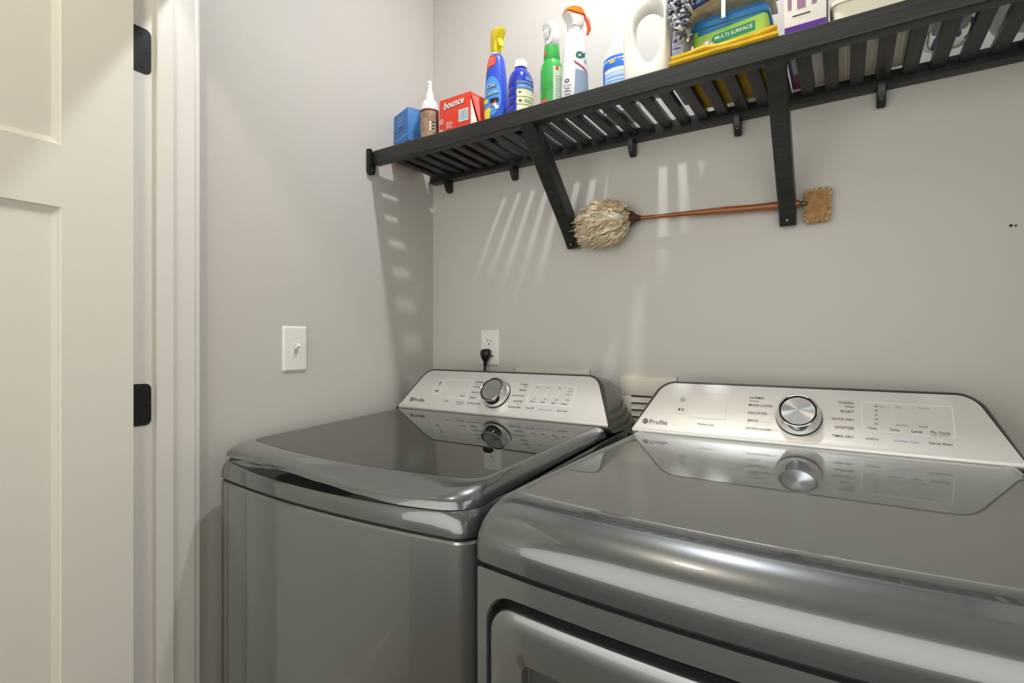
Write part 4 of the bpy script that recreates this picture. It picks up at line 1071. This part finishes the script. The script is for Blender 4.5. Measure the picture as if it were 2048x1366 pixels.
trigger_head(gs, (0.556, -0.165, 0), -110, [(-.0155, 1.9715), (.0155, 1.9715), (.0135, 1.988), (.0140, 2.003), (.0225, 2.017), (.0240, 2.026), (.016, 2.034), (.002, 2.037), (-.012, 2.034), (-.019, 2.018), (-.018, 1.990)], [(.017, 2.010), (.023, 2.008), (.024, 1.996), (.020, 1.986), (.017, 1.987), (.019, 1.997)], .0155, P_WHITE, P_WHITE, P_WHITE, None)

push(gs, -.045)

# white spray bottle, orange trigger
ws = empty('white_spray_bottle', (0.612, -0.145, ZS), 'white spray bottle with orange topped trigger head', 'spray bottle')
b = Loft(0.612, -0.145, [(ZS, .031, .022), (ZS + .003, .0345, .0245), (1.83, .0345, .0245), (1.90, .0325, .024), (1.95, .0290, .0225), (1.985, .0235, .0195), (1.997, .0180, .0165), (2.000, .0150, .0150)], head=22, e=2.4)
b.build('bottle_body', mat('bottle_pearl', s2l(228, 230, 234), .3), ws)
lb = b.printer(-28, .031, .0006); lb.poly([(-.022, 1.768), (.026, 1.768), (.030, 1.80), (.026, 1.86), (.006, 1.872), (-.018, 1.880)]); lb.build('label', mat('label_slate', s2l(138, 156, 182), .45), ws)
lb = b.printer(-28, .031, .0010); lb.poly([(-.022, 1.904), (-.020, 1.897), (.028, 1.858), (.028, 1.864)]); lb.build('label_stripe', mat('label_crimson', s2l(170, 44, 62), .45), ws)
lb = b.printer(-30, .031, .0010); lb.ring(-.006, 1.919, .0040, .0088, n=20); lb.poly([(-.004, 1.916), (.010, 1.931), (.009, 1.915)]); lb.build('printed_seal', K_GREEN, ws)
lb = b.printer(-30, .031, .0012); lb.ring(-.006, 1.919, .0088, .0100, n=20)
for k in range(3): lb.rect(.004, .013, 1.906 - k * .004, 1.9075 - k * .004)
lb.build('printed_text', K_BLACK, ws, kind='stuff')
lb = b.printer(-90, .031, .0008); lb.ring(-.004, 1.848, .0032, .0056, n=16); lb.text('No Tear', -.013, .007, 1.8345, bold=.02); lb.text('Safe', -.009, .003, 1.826, bold=.02); lb.text('& Blue', -.011, .006, 1.818, bold=.02); lb.text('rinse', -.009, .004, 1.809, bold=.02); lb.build('front_text', K_BLACK, ws, kind='stuff')
Loft(0.612, -0.145, [(1.9985, .0165, .0165), (2.006, .0165, .0165)], n=24).build('collar', P_WHITE, ws)
ORG = mat('trigger_orange', s2l(244, 128, 30), .3); OR2 = mat('lever_orange', s2l(214, 84, 40), .35)
trigger_head(ws, (0.612, -0.145, 0), -125, [(-.015, 2.005), (.015, 2.005), (.0155, 2.018), (.021, 2.032), (.030, 2.043), (.030, 2.046), (-.020, 2.046), (-.024, 2.030), (-.020, 2.014)], None, .0165, mat('frost_white', s2l(226, 218, 216), .4), None, None, None)
trigger_head(ws, (0.612, -0.145, 0), -125, [(.031, 2.0462), (.029, 2.055), (.012, 2.064), (-.010, 2.066), (-.022, 2.058), (-.025, 2.0462)], None, .0175, ORG, None, None, None)
v_ = [(0.632, -0.130, 2.050), (0.641, -0.128, 2.030), (0.644, -0.126, 2.008), (0.640, -0.128, 1.992)]
tube('trigger', v_, [.004, .0055, .005, .003], OR2, ws, 10)

push(ws, -.060)

# bleach bottle, blue label
bl = empty('bleach_bottle', (0.728, -0.110, ZS), 'white bleach bottle with blue label left of the big jug', 'bottle')
b = Loft(0.728, -0.110, [(ZS, .043, .040), (ZS + .004, .0475, .044), (1.90, .0475, .044), (1.918, .0440, .041), (1.940, .0345, .033), (1.958, .0240, .024), (1.968, .0195, .0195), (1.976, .0185, .0185)], head=0, n=32)
b.build('bottle_body', P_WHITE, bl)
lb = b.printer(-95, .046, .0006); lb.rect(-.042, .050, 1.870, 1.909, 24, 2); lb.rect(-.042, -.028, 1.775, 1.870, 5, 3); lb.build('label_blue', mat('label_royal', s2l(44, 110, 216), .4), bl)
lb = b.printer(-95, .046, .0006); lb.rect(-.028, .050, 1.775, 1.870, 20, 3); lb.build('label_pale', mat('label_ice', s2l(178, 208, 238), .45), bl)
lb = b.printer(-95, .046, .0010); lb.rect(-.028, .050, 1.868, 1.877, 20, 1); lb.disc(.022, 1.892, .0022); lb.disc(.022, 1.9, .0022); lb.build('label_lines', K_WHITE, bl, kind='stuff')
lb = b.printer(-95, .046, .0012); lb.disc(-.004, 1.893, .008, ry=.0045); lb.build('label_crest', mat('print_gold', s2l(206, 178, 84), .45), bl)
lb = b.printer(-95, .046, .0014)
for k in range(5): lb.rect(-.020, .035, 1.8545 - k * .010, 1.856 - k * .010, 12, 1)
lb.build('printed_text', mat('print_blue', s2l(52, 104, 196), .5), bl, kind='stuff')
Loft(0.728, -0.110, [(1.9755, .0185, .0185), (1.990, .0175, .0175), (1.996, .013, .013)], n=24).build('cap', mat('cap_white', s2l(230, 236, 244), .35), bl)

# large white jug with moulded handle facing the room
jg = empty('detergent_jug', (0.83, -0.19, ZS), 'large white detergent jug with a moulded loop handle', 'jug')
M_JUG = mat('jug_white', s2l(232, 228, 220), .34)
hole_ = [(.7983, 1.9088), (.8031, 1.9326), (.8172, 1.9463), (.8347, 1.9506), (.8541, 1.9417), (.8640, 1.9188), (.8620, 1.8967), (.8530, 1.8628), (.8381, 1.8416), (.8242, 1.8399), (.8114, 1.854), (.8019, 1.8788)]
outr_ = [(.7712, 1.915), (.7760, 1.948), (.7950, 1.971), (.8250, 1.989), (.8580, 2.006), (.8765, 1.985), (.8765, 1.900), (.8765, 1.825), (.8700, 1.7665), (.8300, 1.7650), (.7790, 1.7665), (.7706, 1.850)]
dep_ = [.0135, .0135, .015, .020, .034, .040, .042, .042, .040, .036, .028, .015]; yc_c = [-.207, -.207, -.206, -.202, -.190, -.185, -.183, -.183, -.184, -.188, -.196, -.206]
H_ = catmull([(p[0], d, p[1]) for p, d in zip(hole_, dep_)], 5, True); O_ = catmull([(p[0], d, p[1]) for p, d in zip(outr_, yc_c)], 5, True)
loops_ = []
for h_, o_ in zip(H_, O_):
    ring_ = []
    for k in range(18):
        ph = 2 * PI * k / 18; c = math.copysign(abs(math.cos(ph)) ** .75, math.cos(ph)); s_ = math.copysign(abs(math.sin(ph)) ** .75, math.sin(ph))
        t = .5 - .5 * c
        ring_.append((h_.x + (o_.x - h_.x) * t, o_.y - h_.y * s_, max(ZS, h_.z + (o_.z - h_.z) * t)))
    loops_.append(ring_)
v_, f_ = ring_loft(loops_ + [loops_[0]])
mesh('jug_body', v_, f_, M_JUG, jg, smooth='all')
Loft(0.860, -0.190, [(1.990, .014, .018), (2.02, .0135, .017)], n=24).build('neck', M_JUG, jg)
Loft(0.860, -0.190, [(2.018, .016, .020), (2.050, .0155, .0195), (2.054, .013, .017)], n=24).build('cap', mat('jug_cap', s2l(226, 150, 110), .4), jg)

# printed pouch squeezed between jug and tub
pu_ = empty('printed_pouch', (0.892, -0.14, ZS), 'grey blue printed pouch squeezed between the white jug and the green tub', 'pouch')
v_, f_ = ring_loft([[(p[0], p[1], z) for p in rrect(.8925, -.150, hx_, hy_, .006, 5, 4)] for hx_, hy_, z in ((.010, .050, ZS + .0003), (.0125, .056, ZS + .006), (.0125, .057, 1.86), (.010, .057, 1.885), (.003, .056, 1.900))], True, True, True)
mesh('pouch_body', v_, f_, mat('pouch_film', s2l(186, 194, 210), .35, noise=((90, 90, 140), s2l(140, 146, 176), .4, .6)), pu_, smooth=50)
pr = Print(lambda u, v: Vector((u, -.2076, v)))
for k in range(7): pr.rect(.882, .888 - (k % 2) * .001, 1.800 + k * .0042, 1.802 + k * .0042)
pr.rect(.884, .900, 1.846, 1.849); pr.rect(.886, .892, 1.861, 1.868); pr.rect(.893, .902, 1.833, 1.8345)
pr.build('printed_text', mat('print_indigo', s2l(66, 62, 130), .5), pu_, kind='stuff')


# wet cloth tub: green box with blue lid
tb = empty('cleaning_cloth_tub', (0.99, -0.12, ZS), 'green plastic tub with blue lid behind the yellow cloth', 'tub')
M_TG = mat('tub_green', s2l(120, 196, 70), .35, noise=((12, 12, 26), s2l(176, 206, 96), .35, .65)); M_TB = mat('tub_blue', s2l(30, 112, 178), .3)
def rl(cx_, cy_, hx_, hy_, r, z): return [(p[0], p[1], z) for p in rrect(cx_, cy_, hx_, hy_, r, 6, 4)]
v_, f_ = ring_loft([rl(.991, -.118, .070, .044, .012, 1.7985), rl(.991, -.118, .073, .047, .014, 1.803), rl(.991, -.118, .0775, .0505, .016, 1.894)], True, True, True)
mesh('tub_body', v_, f_, M_TG, tb, smooth=40)
v_, f_ = ring_loft([rl(.991, -.118, .0785, .0515, .016, 1.8925), rl(.991, -.118, .0815, .0545, .018, 1.895), rl(.991, -.118, .0815, .0545, .018, 1.906), rl(.991, -.118, .078, .051, .016, 1.909), rl(.991, -.118, .074, .047, .014, 1.918), rl(.991, -.118, .066, .040, .012, 1.9205)], True, True, True)
mesh('tub_lid', v_, f_, M_TB, tb, smooth=40)
tf = lambda n: (lambda u, v: Vector((u, -.118 - (.047 + (v - 1.788) / .106 * .0035) - n, v)))
pr = Print(tf(.0006)); pr.poly([(.958, 1.853), (1.045, 1.860), (1.045, 1.880), (.962, 1.873), (.955, 1.863)]); pr.build('label_band', mat('label_dkgreen', s2l(44, 138, 104), .4), tb)
pr = Print(tf(.0006)); pr.poly([(.928, 1.880), (1.058, 1.890), (1.058, 1.8915), (.928, 1.8915)]); pr.build('label_edge', M_TB, tb)
pr = Print(tf(.0012)); pr.disc(.948, 1.8555, .0125, 24); pr.text('MULTI SURFACE', .964, 1.040, 1.8685, bold=.01, rot=.06); pr.build('printed_text', K_WHITE, tb, kind='stuff')
pr = Print(tf(.0016)); pr.ring(.948, 1.8555, .0104, .0116, n=24); pr.build('printed_ring', mat('print_brown', s2l(130, 90, 70), .5), tb)
pr = Print(tf(.0018)); pr.poly([(.941, 1.858), (.943, 1.860), (.947, 1.8535), (.955, 1.864), (.957, 1.8625), (.947, 1.849)]); pr.build('printed_tick', K_GREEN, tb)

# microfibre mop pad draped over the tub: printed backing, navy binding, chenille loops
mp_ = empty('chenille_mop_pad', (0.97, -0.15, 1.925), 'shaggy navy and white chenille mop pad draped over the green tub', 'mop pad')
def padz(x, y): return 1.9265 + 0.020 * math.exp(-((x - 0.985) / 0.06) ** 2) + (-0.035 * max(0.0, (0.925 - x) / 0.05) ** 1.5 if x < 0.925 else 0.0)
G = [(0.890 + 0.190 * i / 14) for i in range(15)]; Hh = [-0.190 + 0.110 * j / 6 for j in range(7)]
v_ = [(x, y, padz(x, y) + dz) for dz in (0.0, 0.010) for y in Hh for x in G]
f_ = []
for lay in (0, 1):
    for j in range(6):
        for i in range(14):
            q = lay * 105 + j * 15 + i; f_.append((q, q + 1, q + 16, q + 15))
for i in range(14): f_ += [(i, i + 1, 105 + i + 1, 105 + i), (90 + i, 91 + i, 196 + i, 195 + i)]
for j in range(6): f_ += [(j * 15, j * 15 + 15, 105 + j * 15 + 15, 105 + j * 15), (j * 15 + 14, j * 15 + 29, 105 + j * 15 + 29, 105 + j * 15 + 14)]
mesh('backing', v_, f_, mat('pad_cream', s2l(222, 214, 186), .8, noise=((40, 40, 40), s2l(190, 182, 160), .4, .6)), mp_, smooth=50)
edge = [(x, -0.192, padz(x, 0) + .003) for x in G]
tube('binding', edge, .0055, mat('binding_navy', s2l(44, 62, 128), .7), mp_, 8)
pr = Print(lambda u, v: Vector((u, -0.1912 - .0004 - (1.945 - v) * .02, v)))
for (u, w2) in ((.985, .020), (1.035, .016)): pr.ring(u, padz(u, 0) + .006, .004, .0075, n=12)
pr.build('printed_mark', K_BLACK, mp_, kind='stuff')
box('care_tag', 0.983, 0.991, -0.197, -0.1965, 1.890, 1.934, K_WHITE, mp_)
WV, WF = [], []
for i in range(1100):
    side = rng.random()
    if side < 0.30:   # left drape
        x0 = rng.uniform(0.886, 0.926); y0 = rng.uniform(-0.232, -0.214); z0 = rng.uniform(1.862, 1.945)
        x0 = max(x0, 0.886 + (1.945 - z0) * .30)
    else:
        x0 = rng.uniform(0.890, 1.075); y0 = rng.uniform(-0.200, -0.082); z0 = padz(x0, y0) + .010 + rng.uniform(0, .012)
    a = rng.uniform(0, 2 * PI); ln = rng.uniform(.010, .020)
    d = Vector((math.cos(a) * .8, math.sin(a) * .6 - .3, rng.uniform(-.2, .9))); d.normalize()
    if side < .30: d = Vector((rng.gauss(-.5, .4), rng.gauss(-.6, .5), rng.gauss(0, .6))).normalized()
    s1 = d.cross(Vector((.3, .5, 1))).normalized()
    B = Vector((x0, y0, z0))
    q = [B + d * ln * math.sin(PI * k / 6) + s1 * ln * .45 * (k / 6 - .5) for k in range(7)]
    lock(q, rng.uniform(.0020, .0032), 4)
me = bpy.data.meshes.new('chenille'); me.from_pydata([tuple(p) for p in WV], [], WF); me.update()
mobj('chenille', me, mat_island('chenille', [s2l(52, 56, 82), s2l(214, 216, 222), s2l(90, 94, 116), s2l(236, 236, 238), s2l(40, 42, 62), s2l(150, 154, 170)]), mp_, smooth='all', kind='stuff')

# folded yellow cloth lying over the slats and the front rail
yc = empty('yellow_cloth', (1.0, -0.16, ZS), 'folded yellow cleaning cloth lying on the front of the shelf', 'cloth')
def cloth_layer(name, x0, x1, y0, y1, zb, th, amp, ph):
    nx_, ny_ = 26, 16
    def zz(x, y): return zb + amp * (math.sin(x * 46 + ph) * .5 + math.sin(x * 95 + 2 * ph + y * 20) * .3 + math.sin(y * 60 + ph) * .2) * max(0.15, min(1.0, (-.2 - y) / .06 + .4))
    loops_ = []
    for i in range(nx_ + 1):
        x = x0 + (x1 - x0) * i / nx_
        top = [(x + .002 * math.sin(y0 * 9 + i), y0 + (y1 - y0) * j / ny_, max(zb - th * .2, zz(x, y0 + (y1 - y0) * j / ny_)) + th) for j in range(ny_ + 1)]
        bot = [(x, y0 + (y1 - y0) * j / ny_, max(zb - th * .2, zz(x, y0 + (y1 - y0) * j / ny_))) for j in range(ny_, -1, -1)]
        fr_ = zz(x, y0) + th / 2
        nose = [(x, y0 - th * .45, max(zb, fr_ - th * .25)), (x, y0 - th * .45, fr_ + th * .25)]
        loops_.append(top + bot + nose)
    v_, f_ = ring_loft(loops_, True, True, True)
    return mesh(name, v_, f_, mat('yellow_microfibre', s2l(232, 192, 28), .85, bump=((500, 500, 500), .4, .0008), sheen=.3, noise=((50, 50, 50), s2l(214, 172, 20), .35, .65)), yc, smooth=60)
cloth_layer('lower_fold', 0.897, 1.100, -0.284, -0.040, 1.7722, .0105, .0014, .4)
cloth_layer('upper_fold', 0.901, 1.098, -0.281, -0.050, 1.7848, .0095, .0042, 1.7)

# white and purple carton
pb = empty('purple_carton', (1.115, -0.15, ZS), 'white and purple printed carton right of the yellow cloth', 'carton')
box('carton_body', 1.106, 1.176, -0.238, -0.045, ZS + .0002, 1.985, mat('carton_ivory', s2l(232, 226, 220), .4), pb, bevel=.0012)
pf = lambda n: (lambda u, v: Vector((u, -.238 - n, v)))
pr = Print(pf(.0006)); pr.rect(1.1065, 1.1755, 1.766, 1.806); pr.build('printed_band', mat('print_purple', s2l(84, 34, 140), .4), pb)
pr = Print(pf(.0006)); pr.poly([(1.112, 1.838), (1.118, 1.838), (1.122, 1.98), (1.110, 1.98)]); pr.poly([(1.128, 1.836), (1.142, 1.836), (1.144, 1.98), (1.126, 1.98)]); pr.poly([(1.152, 1.838), (1.160, 1.838), (1.166, 1.98), (1.156, 1.98)]); pr.build('printed_picture', mat('print_mauve', s2l(150, 112, 140), .5), pb, kind='stuff')
pr = Print(pf(.0010)); pr.rect(1.120, 1.150, 1.823, 1.8255); pr.rect(1.124, 1.152, 1.788, 1.790); pr.build('printed_text', K_BLACK, pb, kind='stuff')
pr = Print(lambda u, v: Vector((u, v, ZS - .0004))); pr.rect(1.107, 1.113, -.235, -.05); pr.build('base_edge', mat('print_violet', s2l(62, 30, 110), .4), pb)
pr = Print(lambda u, v: Vector((u, v, ZS - .0004))); pr.rect(1.113, 1.150, -.12, -.05); pr.build('base_patch', mat('print_magenta', s2l(168, 44, 116), .4), pb)
pr = Print(lambda u, v: Vector((1.1766, u, v))); pr.rect(-.228, -.200, 1.768, 1.98); pr.rect(-.180, -.150, 1.768, 1.98); pr.build('side_stripes', MATS['print_purple'], pb, kind='stuff')

# stack of cream foam trays / bin on the right
cb = empty('cream_bin', (1.25, -0.13, ZS), 'low cream plastic bin with ribbed rim on the right part of the shelf', 'bin')
M_CB = mat('bin_cream', s2l(230, 224, 206), .45)
v_, f_ = ring_loft([rl(1.252, -.137, .060, .092, .012, ZS + .0003), rl(1.252, -.137, .064, .096, .014, ZS + .004), rl(1.252, -.137, .067, .101, .016, 1.822), rl(1.252, -.137, .071, .105, .018, 1.823), rl(1.252, -.137, .071, .105, .018, 1.829), rl(1.252, -.137, .067, .101, .016, 1.830), rl(1.252, -.137, .064, .098, .015, 1.824), rl(1.252, -.137, .060, .092, .012, 1.772)], True, True, True)
mesh('bin_body', v_, f_, M_CB, cb, smooth=40)
for k in range(4):
    bx_ = 1.205 + k * .030; box('base_rib', bx_, bx_ + .004, -.215, -.060, ZS - .0015, ZS + .0006, M_CB, cb, bevel=.0005)
# folded cream towel rising out of the bin
tw = empty('cream_towel', (1.255, -0.13, 1.775), 'folded cream towel stacked in the cream bin', 'towel')
for k in range(4):
    zb_ = 1.7735 + k * .024
    v_, f_ = ring_loft([[(p[0], p[1], zb_ + dz) for p in rrect(1.250 + .002 * k, -.137, .056 - i_, .086 - i_, .014, 6, 4)] for dz, i_ in ((0, .006), (.004, .001), (.0115, 0), (.019, .001), (.0232, .006))], True, True, True)
    mesh('towel_fold', v_, f_, mat('towel_cream', s2l(236, 228, 204), .9, bump=((400, 400, 400), .5, .001), sheen=.3), tw, smooth=50)

# clear bags with blue strapped item at the far right
def bag(name, cx_, cy_, hx_, hy_, z0, z1, seed, m, label):
    e = empty(name, (cx_, cy_, z0), label, 'bag')
    r_ = random.Random(seed); L = []
    ph_ = [r_.uniform(0, 6.28) for _ in range(6)]
    for i in range(13):
        t = i / 12; z = z0 + (z1 - z0) * t
        k = (0.80 + .2 * math.sin(PI * min(1, t * 1.6 + .2))) * (1 - .45 * max(0, t - .6) / .4)
        if i == 0: k = .74
        ring = []
        for j in range(36):
            a = 2 * PI * j / 36; c, s = math.cos(a), math.sin(a); q = (abs(c) ** 3 + abs(s) ** 3) ** (-1 / 3)
            cr = 1 + .05 * math.sin(5 * a + ph_[0] + 4 * t) + .035 * math.sin(9 * a + ph_[1] - 7 * t) + .02 * math.sin(17 * a + ph_[2] + 11 * t)
            ring.append((cx_ + hx_ * q * c * k * min(1.06, cr), cy_ + hy_ * q * s * k * min(1.06, cr), z + (.004 * math.sin(3 * a + ph_[3] + 5 * t) if 0 < i else 0)))
        L.append(ring)
    v_, f_ = ring_loft(L, True, True, True)
    mesh('bag_film', v_, f_, m, e, smooth='all')
    return e
M_FILM = mat_tinted('clear_film', (.93, .93, .92), .12, 1.35)
b1 = bag('clear_bag', 1.374, -0.140, 0.043, 0.095, ZS + .0006, 1.87, 3, M_FILM, 'clear plastic bag holding a blue strap beside the cream bin')
b2 = bag('crinkled_bag', 1.468, -0.140, 0.044, 0.095, ZS + .0006, 1.88, 5, mat('crinkle_film', s2l(214, 212, 206), .25, alpha=.75, bump=((60, 25, 60), .9, .01)), 'crinkled clear plastic bag at the right end of the shelf')
st = empty('blue_strap', (1.365, -0.14, ZS + .004), 'light blue looped fabric strap lying inside the clear bag', 'strap')
sp = catmull([(1.350, -.075, 1.771), (1.352, -.105, 1.772), (1.362, -.135, 1.772), (1.378, -.160, 1.773), (1.386, -.190, 1.774), (1.378, -.212, 1.774), (1.362, -.205, 1.774), (1.362, -.175, 1.773), (1.370, -.150, 1.776), (1.380, -.120, 1.778), (1.384, -.095, 1.778)], 6)
tube('strap_band', sp, .0052, mat('strap_blue', s2l(120, 156, 214), .7), st, 8, flat=1.0)
tube('strap_core', catmull([(1.356, -.085, 1.782), (1.366, -.150, 1.783), (1.372, -.195, 1.784)], 5), .0060, mat('strap_azure', s2l(44, 128, 214), .6), st, 8)
wp = empty('white_pack', (1.374, -0.14, 1.79), 'soft white pack with grey print inside the clear bag above the blue strap', 'packet')
v_, f_ = ring_loft([[(p[0], p[1], z) for p in rrect(1.374, -.14, hx_, hy_, .012, 6, 4)] for hx_, hy_, z in ((.020, .062, 1.792), (.027, .070, 1.796), (.029, .073, 1.812), (.026, .068, 1.830), (.018, .060, 1.835))], True, True, True)
mesh('pack_body', v_, f_, K_WHITE, wp, smooth=50)
pr = Print(lambda u, v: Vector((u, v, 1.7914)))
for k in range(6): pr.ring(1.374, -.19 + .018 * k, .004, .008, n=12)
pr.build('pack_print', K_GREY, wp, kind='stuff')
